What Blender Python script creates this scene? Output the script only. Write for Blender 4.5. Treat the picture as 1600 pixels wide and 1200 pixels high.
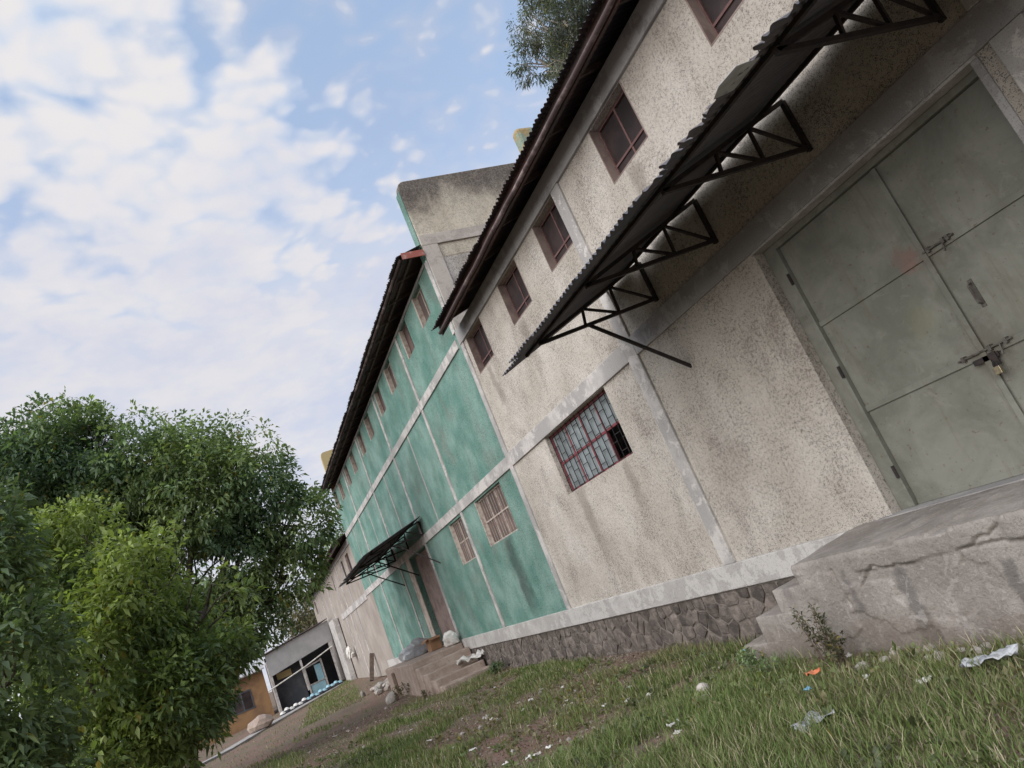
import bpy, bmesh, math, random
import numpy as np
from mathutils import Matrix, Vector

for o in list(bpy.data.objects):
    bpy.data.objects.remove(o)
SC = bpy.context.scene
COL = SC.collection
random.seed(7)
RNG = np.random.default_rng(11)
R = math.radians

# ------------------------------------------------------------------ camera
CAMPOS = Vector((0.0, -6.5, 1.75))
YAW, PIT, ROL = R(-64.56), R(14.48), R(-22.64)
_f = Vector((math.sin(YAW) * math.cos(PIT), math.cos(YAW) * math.cos(PIT), math.sin(PIT)))
_r = Vector((math.cos(YAW), -math.sin(YAW), 0))
_u = _r.cross(_f)
_r2 = math.cos(ROL) * _r + math.sin(ROL) * _u
_u2 = -math.sin(ROL) * _r + math.cos(ROL) * _u
cam = bpy.data.objects.new('camera', bpy.data.cameras.new('camera'))
COL.objects.link(cam)
cam.matrix_world = Matrix(((_r2.x, _u2.x, -_f.x, CAMPOS.x), (_r2.y, _u2.y, -_f.y, CAMPOS.y),
                           (_r2.z, _u2.z, -_f.z, CAMPOS.z), (0, 0, 0, 1)))
cam.data.sensor_width = 36
cam.data.lens = 1150 / 1600 * 36
cam.data.clip_start = 0.05
cam.data.clip_end = 3000
SC.camera = cam
SC.render.resolution_x, SC.render.resolution_y = 1024, 768

# ------------------------------------------------------------------ light
SUN_DIR = Vector((0.30, -0.72, 0.60)).normalized()      # towards the sun
SUN_EL = math.asin(SUN_DIR.z)
SUN_AZ = math.atan2(SUN_DIR.x, SUN_DIR.y)
sun = bpy.data.objects.new('sun', bpy.data.lights.new('sun', 'SUN'))
COL.objects.link(sun)
sun.data.energy = 2.3
sun.data.angle = R(80)
sun.data.color = (1.0, 0.96, 0.92)
sun.rotation_euler = SUN_DIR.to_track_quat('Z', 'Y').to_euler()
sun.location = (0, -20, 30)

W = bpy.data.worlds.new('World')
SC.world = W
W.use_nodes = True
SC.view_settings.view_transform = 'Standard'
SC.view_settings.look = 'None'
SC.view_settings.exposure = 0.85
SC.view_settings.gamma = 1.0
SC.view_settings.use_curve_mapping = False


class NT:
    """small node-tree helper"""
    def __init__(s, tree):
        s.t = tree
        s.t.nodes.clear()

    def n(s, typ, props=None, **inp):
        nd = s.t.nodes.new(typ)
        for k, v in (props or {}).items():
            setattr(nd, k, v)
        for k, v in inp.items():
            key = int(k[1:]) if k[0] == '_' and k[1:].isdigit() else k.replace('__', ' ')
            s.set(nd.inputs[key], v)
        return nd

    def set(s, sock, v):
        if isinstance(v, bpy.types.NodeSocket):
            s.t.links.new(v, sock)
        else:
            sock.default_value = v

    def math(s, op, a, b=0.0, c=0.0, clamp=False):
        nd = s.n('ShaderNodeMath', {'operation': op, 'use_clamp': clamp}, _0=a, _1=b)
        if op in ('MULTIPLY_ADD', 'SMOOTH_MIN', 'COMPARE'):
            s.set(nd.inputs[2], c)
        return nd.outputs[0]

    def vmul(s, v, k):
        return s.n('ShaderNodeVectorMath', {'operation': 'MULTIPLY'}, _0=v, _1=k).outputs[0]

    def noise(s, vec, scale, detail=4.0, rough=0.55, dist=0.0):
        return s.n('ShaderNodeTexNoise', None, Vector=vec, Scale=scale, Detail=detail, Roughness=rough, Distortion=dist).outputs[0]

    def ramp(s, f, lo, hi):
        return s.n('ShaderNodeMapRange', {'interpolation_type': 'SMOOTHSTEP'}, _0=f, _1=lo, _2=hi).outputs[0]

    def mix(s, f, a, b, blend='MIX'):
        nd = s.n('ShaderNodeMix', {'data_type': 'RGBA', 'blend_type': blend})
        s.set(nd.inputs[0], f)
        for sk, v in ((nd.inputs[6], a), (nd.inputs[7], b)):
            if not isinstance(v, bpy.types.NodeSocket) and len(v) == 3:
                v = (*v, 1)
            s.set(sk, v)
        return nd.outputs[2]


def build_world():
    g = NT(W.node_tree)
    sky = g.n('ShaderNodeTexSky', {'sky_type': 'NISHITA', 'sun_disc': False, 'sun_elevation': SUN_EL,
                                   'sun_rotation': SUN_AZ, 'air_density': 1.0, 'dust_density': 0.6, 'ozone_density': 1.0})
    bg_sky = g.n('ShaderNodeBackground', None, Color=g.mix(1.0, sky.outputs[0], (1.0, 1.0, 1.0), 'MULTIPLY'), Strength=0.14)
    d = g.n('ShaderNodeTexCoord').outputs['Generated']
    sep = g.n('ShaderNodeSeparateXYZ', None, Vector=d)
    dz = g.math('MAXIMUM', sep.outputs[2], 0.0)
    den = g.math('ADD', dz, 0.10)
    px = g.math('DIVIDE', sep.outputs[0], den)
    py = g.math('DIVIDE', sep.outputs[1], den)
    P = g.n('ShaderNodeCombineXYZ', None, X=px, Y=py, Z=0.0).outputs[0]
    wob = g.n('ShaderNodeTexNoise', None, Vector=P, Scale=5.0, Detail=3.0).outputs[1]
    wv = g.n('ShaderNodeVectorMath', {'operation': 'MULTIPLY_ADD'}, _0=wob, _1=(.16, .16, 0), _2=P).outputs[0]
    # altocumulus puffs: two sizes of cell
    v1 = g.n('ShaderNodeTexVoronoi', {'feature': 'SMOOTH_F1', 'voronoi_dimensions': '2D'}, Vector=wv, Scale=11.5, Smoothness=0.8, Randomness=0.95).outputs[0]
    v2 = g.n('ShaderNodeTexVoronoi', {'feature': 'SMOOTH_F1', 'voronoi_dimensions': '2D'}, Vector=wv, Scale=24.0, Smoothness=0.7, Randomness=1.0).outputs[0]
    puff = g.math('SUBTRACT', 1.0, g.math('ADD', g.math('MULTIPLY', v1, 0.85), g.math('MULTIPLY', v2, 0.45)))
    fine = g.noise(P, 26.0, 5.0, 0.6)
    puff = g.math('ADD', puff, g.math('MULTIPLY', g.math('SUBTRACT', fine, 0.5), 0.25))
    big = g.noise(P, 1.3, 6.0, 0.6, 0.4)
    # a bank of cloud stands in the west; overhead it breaks into puffs
    dirb = g.n('ShaderNodeVectorMath', {'operation': 'DOT_PRODUCT'}, _0=d, _1=(-0.86, -0.12, 0.50)).outputs['Value']
    bank = g.ramp(g.math('ADD', dirb, g.math('MULTIPLY', g.math('SUBTRACT', big, 0.5), 0.16)), 0.865, 1.01)
    S = g.math('ADD', g.math('MULTIPLY', puff, 0.62), g.math('MULTIPLY', big, 0.75))
    SB = g.math('ADD', S, g.math('MULTIPLY', bank, 0.55))
    f1 = g.math('MULTIPLY', g.ramp(SB, 0.52, 1.18), 0.96)
    soft = g.noise(P, 2.4, 6.0, 0.6)
    el = g.math('ADD', sep.outputs[2], g.math('MULTIPLY', g.math('SUBTRACT', soft, 0.5), 0.30))
    hor = g.ramp(el, 0.72, 0.38)
    dens = g.math('MAXIMUM', g.math('MAXIMUM', f1, 0.5), g.math('MULTIPLY', hor, 0.96))
    tone = g.ramp(g.math('ADD', g.math('MULTIPLY', puff, 0.85), g.math('ADD', g.math('MULTIPLY', soft, 0.45), g.math('MULTIPLY', bank, 0.42))), 0.48, 1.22)
    ccol = g.mix(tone, (0.56, 0.71, 0.93), (0.90, 0.865, 0.86))
    ccol = g.mix(g.math('MULTIPLY', hor, 0.85), ccol, g.mix(g.ramp(soft, 0.38, 0.62), (0.66, 0.685, 0.81), (0.80, 0.785, 0.82)))
    bg_cl = g.n('ShaderNodeBackground', None, Color=ccol, Strength=0.535)
    mx = g.n('ShaderNodeMixShader', None, _0=dens, _1=bg_sky.outputs[0], _2=bg_cl.outputs[0])
    g.n('ShaderNodeOutputWorld', None, Surface=mx.outputs[0])


build_world()

# ------------------------------------------------------------------ materials
MATS = {}


def newmat(name):
    m = bpy.data.materials.new(name)
    m.use_nodes = True
    g = NT(m.node_tree)
    MATS[name] = m
    return m, g


def finish(g, color, rough=0.85, bump=None, bstr=0.3, bdist=0.01, metal=0.0, spec=0.3, extra=None):
    b = g.n('ShaderNodeBsdfPrincipled', None, Base__Color=color if isinstance(color, bpy.types.NodeSocket) else (*color, 1),
            Roughness=rough, Metallic=metal)
    b.inputs['Specular IOR Level'].default_value = spec
    for k, v in (extra or {}).items():
        g.set(b.inputs[k], v)
    if bump is not None:
        bp = g.n('ShaderNodeBump', None, Strength=bstr, Distance=bdist, Height=bump)
        g.t.links.new(bp.outputs[0], b.inputs['Normal'])
    g.n('ShaderNodeOutputMaterial', None, Surface=b.outputs[0])


def pos(g):
    return g.n('ShaderNodeNewGeometry').outputs['Position']


def mat_roughcast(name, base, pale, dark, stain, specks=0.5, stains=0.55, topdirt=None, pits=0.46, drip=None, dripk=0.62, dripc=(0.035, 0.045, 0.04)):
    m, g = newmat(name)
    P = pos(g)
    n1 = g.noise(P, 82, 4.0, 0.75)
    n2 = g.noise(P, 24, 4.0, 0.6)
    lump = g.math('ADD', g.math('MULTIPLY', n1, 0.7), g.math('MULTIPLY', n2, 0.3))
    c = g.mix(g.ramp(g.noise(P, 0.9, 5.0, 0.6), 0.35, 0.68), base, pale)
    st = g.noise(g.vmul(P, (1.0, 1.0, 0.62)), 0.9, 8.0, 0.68, 0.5)
    sf = g.ramp(st, 0.47, 0.74)
    # dense black specks where the rendering is dirty, few where it is clean
    thr = g.math('ADD', pits, g.math('MULTIPLY', g.ramp(g.noise(P, 1.9, 6.0, 0.7), 0.36, 0.66), 0.035))
    thr = g.math('ADD', thr, g.math('MULTIPLY', g.ramp(st, 0.45, 0.7), 0.03))
    sp = g.math('SUBTRACT', thr, lump)
    c = g.mix(g.math('MULTIPLY', g.ramp(sp, -0.015, 0.05), specks), c, dark)
    hl = g.ramp(lump, 0.54, 0.66)
    c = g.mix(g.math('MULTIPLY', hl, 0.35), c, pale)
    c = g.mix(g.math('MULTIPLY', sf, stains), c, stain)
    mott = g.noise(P, 4.5, 5.0, 0.65)
    c = g.mix(g.math('MULTIPLY', g.ramp(mott, 0.52, 0.75), 0.3), c, stain)
    if topdirt:
        z0, z1 = topdirt
        z = g.n('ShaderNodeSeparateXYZ', None, Vector=P).outputs[2]
        td = g.ramp(g.math('ADD', z, g.math('MULTIPLY', g.math('SUBTRACT', st, 0.5), 2.6)), z0, z1)
        td = g.math('MULTIPLY', td, g.ramp(lump, 0.74, 0.46))
        c = g.mix(g.math('MULTIPLY', td, 0.9), c, (0.075, 0.062, 0.058))
    if drip:
        # rain streak below a window sill: its own irregular shape
        for (x0, x1, z0, z1) in drip:
            s = g.n('ShaderNodeSeparateXYZ', None, Vector=P)
            wob = g.math('MULTIPLY', g.math('SUBTRACT', g.noise(P, 1.4, 4.0), 0.5), 0.9)
            x = g.math('ADD', s.outputs[0], wob)
            xc, hw = (x0 + x1) / 2, (x1 - x0) / 2
            dx = g.math('ABSOLUTE', g.math('SUBTRACT', x, xc))
            fx = g.ramp(dx, hw * 1.2, hw * 0.3)
            fz = g.math('MULTIPLY', g.ramp(s.outputs[2], z0 - 0.3, z0 + 0.7), g.ramp(s.outputs[2], z1 + 0.1, z1 - 0.1))
            c = g.mix(g.math('MULTIPLY', g.math('MULTIPLY', fx, fz), dripk), c, dripc)
    finish(g, c, 0.93, lump, 1.0, 0.03, spec=0.15)
    return m


mat_roughcast('roughcast_beige', (0.53, 0.48, 0.415), (0.65, 0.605, 0.54), (0.055, 0.046, 0.04), (0.30, 0.25, 0.205), 0.85, 0.34, pits=0.456,
              drip=[(-13.0, -12.4, 1.6, 3.0), (-11.0, -10.6, 2.0, 3.0), (-7.6, -7.2, 5.4, 6.45), (-12.3, -12.0, 5.6, 6.45), (-14.6, -14.2, 5.3, 6.45)], dripk=0.38, dripc=(0.12, 0.095, 0.075))
mat_roughcast('roughcast_parapet', (0.60, 0.53, 0.41), (0.72, 0.65, 0.52), (0.07, 0.06, 0.05), (0.32, 0.27, 0.22), 0.6, 0.4, topdirt=(10.7, 11.9))
mat_roughcast('roughcast_green', (0.125, 0.255, 0.21), (0.25, 0.385, 0.335), (0.025, 0.05, 0.042), (0.21, 0.225, 0.195), 0.9, 0.6, pits=0.45,
              drip=[(-17.7, -17.0, 0.9, 2.95)])
mat_roughcast('render_far', (0.33, 0.29, 0.255), (0.40, 0.36, 0.32), (0.15, 0.125, 0.10), (0.22, 0.185, 0.155), 0.2, 0.5)


def mat_limewash(name, white, grey, thr=0.5, crack=0.0):
    m, g = newmat(name)
    P = pos(g)
    n = g.noise(P, 3.4, 10.0, 0.72, 0.5)
    lg = g.math('MULTIPLY', g.math('SUBTRACT', g.noise(P, 0.55, 3.0), 0.5), 0.55)
    f = g.ramp(g.math('ADD', n, lg), thr - 0.03, thr + 0.02)
    f = g.math('MULTIPLY', f, g.ramp(g.noise(P, 1.1, 4.0), 0.30, 0.55))
    c = g.mix(f, white, grey)
    c = g.mix(g.math('MULTIPLY', g.ramp(g.noise(P, 9, 6.0, 0.7), 0.55, 0.75), 0.55), c, (0.20, 0.18, 0.16))
    c = g.mix(g.math('MULTIPLY', g.ramp(g.noise(P, 70, 2.0), 0.56, 0.66), 0.4), c, (0.12, 0.11, 0.10))
    h = g.math('ADD', g.math('MULTIPLY', f, -0.6), g.math('MULTIPLY', g.noise(P, 40, 4.0), 0.5))
    finish(g, c, 0.9, h, 0.5, 0.006, spec=0.2)


mat_limewash('limewash', (0.52, 0.49, 0.46), (0.34, 0.325, 0.31), 0.47)
mat_limewash('limewash_bright', (0.48, 0.46, 0.435), (0.37, 0.35, 0.33), 0.50)
mat_limewash('cement_tan', (0.46, 0.415, 0.36), (0.39, 0.345, 0.30), 0.52)
mat_limewash('cement_beam', (0.36, 0.35, 0.34), (0.27, 0.26, 0.255), 0.5)
mat_limewash('jamb_paint', (0.52, 0.44, 0.38), (0.34, 0.28, 0.23), 0.52)


def mat_simple(name, c1, c2, scale=6.0, rough=0.8, bstr=0.25, bdist=0.006, metal=0.0, spec=0.3, lo=0.4, hi=0.65, rnd=0.0, detail=6.0, dirt=None):
    m, g = newmat(name)
    P = pos(g)
    n = g.noise(P, scale, detail, 0.62)
    c = g.mix(g.ramp(n, lo, hi), c1, c2)
    if dirt:
        c = g.mix(g.math('MULTIPLY', g.ramp(g.noise(P, scale * 5, 5.0, 0.7), 0.55, 0.72), 0.6), c, dirt)
    if rnd:
        rd = g.n('ShaderNodeObjectInfo').outputs['Random']
        k = g.math('MULTIPLY_ADD', rd, 2 * rnd, 1 - rnd)
        c = g.mix(1.0, c, g.n('ShaderNodeCombineColor', None, _0=k, _1=k, _2=k).outputs[0], 'MULTIPLY')
    finish(g, c, rough, g.noise(P, scale * 6, 5.0), bstr, bdist, metal, spec)
    return m


mat_simple('iron_dark', (0.022, 0.019, 0.02), (0.04, 0.028, 0.024), 12, 0.7, metal=0.0)
mat_simple('sheet_under', (0.10, 0.10, 0.112), (0.13, 0.115, 0.115), 1.5, 0.6, spec=0.4, rnd=0.18, dirt=(0.07, 0.04, 0.03))
mat_simple('sheet_roof', (0.07, 0.062, 0.066), (0.11, 0.075, 0.068), 1.2, 0.65, spec=0.35, rnd=0.2, dirt=(0.06, 0.035, 0.025))
mat_simple('sheet_pale', (0.45, 0.46, 0.47), (0.30, 0.28, 0.26), 3.0, 0.5, spec=0.4)
mat_simple('fascia_board', (0.055, 0.045, 0.045), (0.11, 0.06, 0.05), 1.3, 0.8)
mat_simple('fascia_red', (0.30, 0.10, 0.075), (0.40, 0.25, 0.21), 5, 0.85, lo=0.5, hi=0.7)
mat_simple('gutter_rust', (0.085, 0.06, 0.058), (0.27, 0.21, 0.20), 2.2, 0.7, dirt=(0.07, 0.035, 0.03), lo=0.50, hi=0.70)
mat_simple('timber', (0.10, 0.075, 0.06), (0.16, 0.12, 0.10), 8, 0.85)
mat_simple('frame_brown', (0.15, 0.085, 0.075), (0.20, 0.125, 0.11), 7, 0.7)
mat_simple('frame_dark', (0.13, 0.07, 0.065), (0.17, 0.10, 0.09), 7, 0.75)
mat_simple('frame_red', (0.20, 0.045, 0.055), (0.15, 0.055, 0.06), 9, 0.6)
mat_simple('frame_pale', (0.50, 0.44, 0.38), (0.33, 0.26, 0.22), 9, 0.7)
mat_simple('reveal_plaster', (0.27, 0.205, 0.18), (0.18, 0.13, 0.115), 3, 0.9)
mat_simple('glass_grey', (0.26, 0.29, 0.295), (0.19, 0.215, 0.22), 2.4, 0.28, bstr=0.05, spec=0.5, rnd=0.14)  # grey of dirty glass, with its reflection put into the base colour
mat_simple('glass_dark', (0.032, 0.025, 0.025), (0.055, 0.04, 0.038), 2.0, 0.45, bstr=0.04, spec=0.12, rnd=0.3)  # base darkened so the upper windows read as shaded recesses
mat_simple('glass_brown_reflect', (0.11, 0.08, 0.07), (0.16, 0.115, 0.10), 2.0, 0.45, bstr=0.04, spec=0.15, rnd=0.3)  # brownish reflection in the panes put into the base colour
mat_simple('grille_black', (0.018, 0.018, 0.02), (0.03, 0.022, 0.02), 8, 0.6)
mat_simple('interior_dark', (0.06, 0.055, 0.05), (0.09, 0.08, 0.07), 2, 0.9)
mat_simple('mortar', (0.15, 0.125, 0.108), (0.22, 0.19, 0.165), 5, 0.95, bstr=0.8, bdist=0.03, detail=8)
mat_simple('stone', (0.10, 0.083, 0.072), (0.185, 0.155, 0.135), 7, 0.92, bstr=0.9, bdist=0.03, rnd=0.35, detail=8)
mat_simple('rubble_stone', (0.36, 0.33, 0.30), (0.25, 0.21, 0.18), 5, 0.92, bstr=0.6, bdist=0.02, rnd=0.25)
mat_simple('brown_concrete', (0.27, 0.205, 0.165), (0.35, 0.285, 0.24), 3, 0.93, bstr=0.6, bdist=0.015, dirt=(0.12, 0.085, 0.065))
mat_simple('sack_white', (0.62, 0.60, 0.56), (0.45, 0.42, 0.38), 5, 0.8, bstr=0.5, bdist=0.02)
mat_simple('plastic_grey', (0.40, 0.41, 0.42), (0.27, 0.28, 0.30), 4, 0.45, bstr=0.5, bdist=0.02, spec=0.5)
mat_simple('cardboard', (0.30, 0.17, 0.09), (0.22, 0.13, 0.08), 4, 0.9)
mat_simple('paper_pale', (0.66, 0.65, 0.62), (0.50, 0.48, 0.44), 10, 0.75)
mat_simple('plastic_blue', (0.10, 0.26, 0.36), (0.25, 0.42, 0.50), 7, 0.45, spec=0.5)
mat_simple('plastic_orange', (0.55, 0.16, 0.07), (0.45, 0.2, 0.12), 7, 0.6)
mat_simple('fascia_grey', (0.25, 0.245, 0.24), (0.31, 0.30, 0.295), 1.0, 0.8)
mat_simple('shed_dark', (0.055, 0.06, 0.07), (0.085, 0.085, 0.09), 1.5, 0.85)
mat_simple('post_white', (0.42, 0.40, 0.38), (0.28, 0.25, 0.23), 6, 0.85)
mat_simple('paint_skyblue', (0.22, 0.40, 0.47), (0.30, 0.46, 0.52), 2.0, 0.4, spec=0.5)
mat_simple('house_orange', (0.25, 0.145, 0.07), (0.17, 0.10, 0.058), 1.2, 0.85)
mat_simple('path_concrete', (0.34, 0.32, 0.30), (0.25, 0.23, 0.21), 2.5, 0.9, dirt=(0.17, 0.13, 0.10))
mat_simple('bark', (0.13, 0.105, 0.085), (0.08, 0.065, 0.055), 7, 0.95, bstr=0.9, bdist=0.03)
mat_simple('bark_pale', (0.36, 0.32, 0.28), (0.22, 0.19, 0.16), 4, 0.9, bstr=0.5, bdist=0.02)
mat_simple('iron_worn', (0.10, 0.095, 0.08), (0.06, 0.045, 0.038), 18, 0.55, spec=0.4)
mat_simple('brass', (0.45, 0.38, 0.25), (0.30, 0.25, 0.17), 20, 0.35, metal=0.9)
mat_simple('yellow_paint', (0.42, 0.33, 0.17), (0.42, 0.33, 0.16), 2, 0.85)
mat_simple('moss_ochre', (0.34, 0.25, 0.12), (0.22, 0.27, 0.21), 2.2, 0.95, bstr=0.8, bdist=0.03, lo=0.42, hi=0.58)


def mat_door():
    m, g = newmat('door_paint')
    P = pos(g)
    c = g.mix(g.ramp(g.noise(P, 1.6, 7.0, 0.66, 0.5), 0.35, 0.66), (0.135, 0.137, 0.112), (0.20, 0.20, 0.168))
    streak = g.noise(g.vmul(P, (6.0, 1.0, 0.5)), 1.3, 7.0, 0.68)
    c = g.mix(g.math('MULTIPLY', g.ramp(streak, 0.52, 0.70), 0.5), c, (0.13, 0.115, 0.08))
    c = g.mix(g.math('MULTIPLY', g.ramp(g.noise(P, 5.0, 8.0, 0.7, 0.8), 0.56, 0.66), 0.4), c, (0.235, 0.235, 0.20))
    c = g.mix(g.math('MULTIPLY', g.ramp(g.noise(P, 19, 6.0, 0.72), 0.60, 0.68), 0.7), c, (0.10, 0.065, 0.045))
    # worn patch where hands reach the bolts
    for (cc, r0, k, colr) in (((-4.40, 0.18, 2.12), 0.36, 0.55, (0.10, 0.085, 0.065)), ((-4.40, 0.18, 3.15), 0.26, 0.5, (0.10, 0.085, 0.065)),
                              ((-4.66, 0.18, 3.20), 0.20, 0.42, (0.24, 0.10, 0.085)), ((-4.85, 0.18, 2.6), 0.22, 0.35, (0.16, 0.16, 0.08))):
        dv = g.n('ShaderNodeVectorMath', {'operation': 'DISTANCE'}, _0=P, _1=cc).outputs['Value']
        rp = g.math('ADD', dv, g.math('MULTIPLY', g.math('SUBTRACT', g.noise(P, 7, 7.0, 0.7), 0.5), r0 * 2.4))
        c = g.mix(g.math('MULTIPLY', g.ramp(rp, r0, r0 * 0.2), k), c, colr)
    h = g.math('ADD', g.noise(P, 2.2, 3.0), g.math('MULTIPLY', g.noise(P, 40, 3.0), 0.06))
    finish(g, c, g.math('MULTIPLY_ADD', streak, 0.4, 0.35), h, 0.55, 0.035, spec=0.35)


mat_door()


def mat_platform():
    m, g = newmat('platform_concrete')
    P = pos(g)
    s = g.n('ShaderNodeSeparateXYZ', None, Vector=P)
    c = g.mix(g.ramp(g.noise(P, 1.6, 7.0, 0.62, 0.3), 0.36, 0.66), (0.225, 0.20, 0.178), (0.325, 0.295, 0.265))
    streak = g.noise(g.vmul(P, (2.4, 1.0, 0.25)), 1.6, 6.0, 0.6)
    c = g.mix(g.math('MULTIPLY', g.ramp(streak, 0.54, 0.70), 0.55), c, (0.16, 0.145, 0.14))
    c = g.mix(g.math('MULTIPLY', g.ramp(g.noise(P, 12, 7.0, 0.72), 0.58, 0.72), 0.5), c, (0.46, 0.43, 0.40))
    # two wet run-off streaks that leave the slab joint and widen downwards
    for (xc, zt, zb, w) in ((-5.02, 0.72, 0.05, 0.055), (-5.62, 0.80, 0.38, 0.025), (-4.05, 0.62, 0.1, 0.05)):
        t = g.math('SUBTRACT', zt, s.outputs[2])
        wob = g.math('MULTIPLY', g.math('SUBTRACT', g.noise(P, 5, 6.0, 0.65), 0.5), 0.22)
        dx = g.math('ABSOLUTE', g.math('SUBTRACT', g.math('ADD', s.outputs[0], wob), xc))
        ww = g.math('MULTIPLY_ADD', t, w * 1.2, w)
        f = g.ramp(g.math('SUBTRACT', dx, ww), 0.035, -0.03)
        f = g.math('MULTIPLY', f, g.math('MULTIPLY', g.ramp(t, -0.03, 0.04), g.ramp(s.outputs[2], zb - 0.08, zb + 0.05)))
        f = g.math('MULTIPLY', f, g.ramp(s.outputs[1], -1.2, -1.35))
        c = g.mix(g.math('MULTIPLY', f, 0.62), c, (0.10, 0.092, 0.088))
    mud = g.ramp(g.math('ADD', s.outputs[2], g.math('MULTIPLY', g.math('SUBTRACT', g.noise(P, 3.0, 7.0, 0.7), 0.5), 0.9)), 0.42, 0.10)
    c = g.mix(g.math('MULTIPLY', mud, 0.55), c, (0.135, 0.105, 0.08))
    c = g.mix(g.math('MULTIPLY', g.ramp(g.noise(P, 45, 5.0, 0.7), 0.50, 0.66), 0.5), c, (0.12, 0.105, 0.095))
    c = g.mix(g.math('MULTIPLY', g.ramp(g.noise(P, 4.5, 7.0, 0.7, 0.6), 0.56, 0.60), 0.35), c, (0.42, 0.39, 0.36))
    finish(g, c, 0.92, g.noise(P, 26, 8.0, 0.72), 0.9, 0.022, spec=0.2)


mat_platform()


def mat_ground():
    m, g = newmat('soil')
    P = pos(g)
    n = g.noise(P, 0.35, 6.0, 0.6, 0.3)
    c = g.mix(g.ramp(n, 0.40, 0.60), (0.165, 0.12, 0.092), (0.20, 0.125, 0.10))
    c = g.mix(g.math('MULTIPLY', g.ramp(g.noise(P, 1.7, 7.0, 0.65), 0.46, 0.62), 0.75), c, (0.14, 0.135, 0.078))
    c = g.mix(g.math('MULTIPLY', g.ramp(g.noise(P, 14, 6.0, 0.7), 0.52, 0.66), 0.55), c, (0.27, 0.235, 0.20))
    c = g.mix(g.math('MULTIPLY', g.ramp(g.noise(P, 48, 3.0, 0.6), 0.58, 0.68), 0.6), c, (0.05, 0.038, 0.03))
    finish(g, c, 0.97, g.noise(P, 12, 8.0, 0.7), 0.9, 0.05, spec=0.1)


mat_ground()


def mat_leaf(name, trans=0.28, rough=0.5, spec=0.3):
    m, g = newmat(name)
    col = g.n('ShaderNodeVertexColor', {'layer_name': 'col'}).outputs[0]
    b = g.n('ShaderNodeBsdfPrincipled', None, Base__Color=col, Roughness=rough)
    b.inputs['Specular IOR Level'].default_value = spec
    tcol = g.mix(1.0, col, (1.15, 1.25, 0.55), 'MULTIPLY')
    t = g.n('ShaderNodeBsdfTranslucent', None, Color=tcol)
    mx = g.n('ShaderNodeMixShader', None, _0=trans, _1=b.outputs[0], _2=t.outputs[0])
    g.n('ShaderNodeOutputMaterial', None, Surface=mx.outputs[0])


mat_leaf('leaf', 0.40, 0.5, 0.3)
mat_leaf('grass', 0.22, 0.75, 0.15)

# ------------------------------------------------------------------ object helpers


class MB:
    def __init__(s):
        s.v, s.f = [], []

    def add(s, vs, fs):
        n = len(s.v)
        s.v += [tuple(v) for v in vs]
        s.f += [tuple(i + n for i in f) for f in fs]
        return s

    def box(s, x0, x1, y0, y1, z0, z1):
        vs = [(x, y, z) for x in (x0, x1) for y in (y0, y1) for z in (z0, z1)]
        return s.add(vs, [(0, 1, 3, 2), (4, 6, 7, 5), (0, 4, 5, 1), (2, 3, 7, 6), (0, 2, 6, 4), (1, 5, 7, 3)])

    def bar(s, a, b, w=0.05, h=None):
        a, b = Vector(a), Vector(b)
        h = h or w
        d = (b - a).normalized()
        up = Vector((0, 0, 1)) if abs(d.z) < 0.9 else Vector((1, 0, 0))
        x = d.cross(up).normalized() * w / 2
        y = d.cross(x).normalized() * h / 2
        vs = [p + sx * x + sy * y for p in (a, b) for sx, sy in ((-1, -1), (1, -1), (1, 1), (-1, 1))]
        return s.add(vs, [(0, 3, 2, 1), (4, 5, 6, 7), (0, 1, 5, 4), (1, 2, 6, 5), (2, 3, 7, 6), (3, 0, 4, 7)])

    def tube(s, pts, rad, n=8, cap=True):
        pts = [Vector(p) for p in pts]
        if not hasattr(rad, '__len__'):
            rad = [rad] * len(pts)
        vs, fs = [], []
        ref = Vector((0.31, 0.2, 0.93))
        for i, p in enumerate(pts):
            d = (pts[min(i + 1, len(pts) - 1)] - pts[max(i - 1, 0)]).normalized()
            if abs(d.dot(ref)) > 0.95:
                ref = Vector((1, 0.1, 0))
            x = d.cross(ref).normalized()
            y = d.cross(x).normalized()
            for k in range(n):
                a = 2 * math.pi * k / n
                vs.append(p + rad[i] * (math.cos(a) * x + math.sin(a) * y))
        for i in range(len(pts) - 1):
            for k in range(n):
                a, b = i * n + k, i * n + (k + 1) % n
                fs.append((a, b, b + n, a + n))
        if cap:
            fs.append(tuple(range(n - 1, -1, -1)))
            m = (len(pts) - 1) * n
            fs.append(tuple(m + k for k in range(n)))
        return s.add(vs, fs)

    def mesh(s, name):
        me = bpy.data.meshes.new(name)
        me.from_pydata([tuple(v) for v in s.v], [], s.f)
        me.update()
        return me


def meshobj(name, me, mat, parent=None, smooth=False, bevel=0.0):
    o = bpy.data.objects.new(name, me)
    COL.objects.link(o)
    if mat and not me.materials:
        me.materials.append(MATS[mat])
    if parent is not None:
        attach(o, parent)
    if smooth:
        me.polygons.foreach_set('use_smooth', [True] * len(me.polygons))
    if bevel:
        b = o.modifiers.new('bevel', 'BEVEL')
        b.width = bevel
        b.segments = 2
        b.limit_method = 'ANGLE'
    return o


def base_of(p):
    t = Vector((0, 0, 0))
    while p is not None:
        t = t + p.location
        p = p.parent
    return t


def attach(o, parent):
    """keep o where it is in the world while it becomes a part of parent (translations only)"""
    o.parent = parent
    o.matrix_parent_inverse = Matrix.Translation(-true_loc(parent))


def true_loc(o):
    if o.parent is None:
        return o.location.copy()
    return true_loc(o.parent) + o.matrix_parent_inverse.translation + o.location


def mk(name, mb, mat, parent=None, smooth=False, bevel=0.0):
    return meshobj(name, mb.mesh(name), mat, parent, smooth, bevel)


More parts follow.
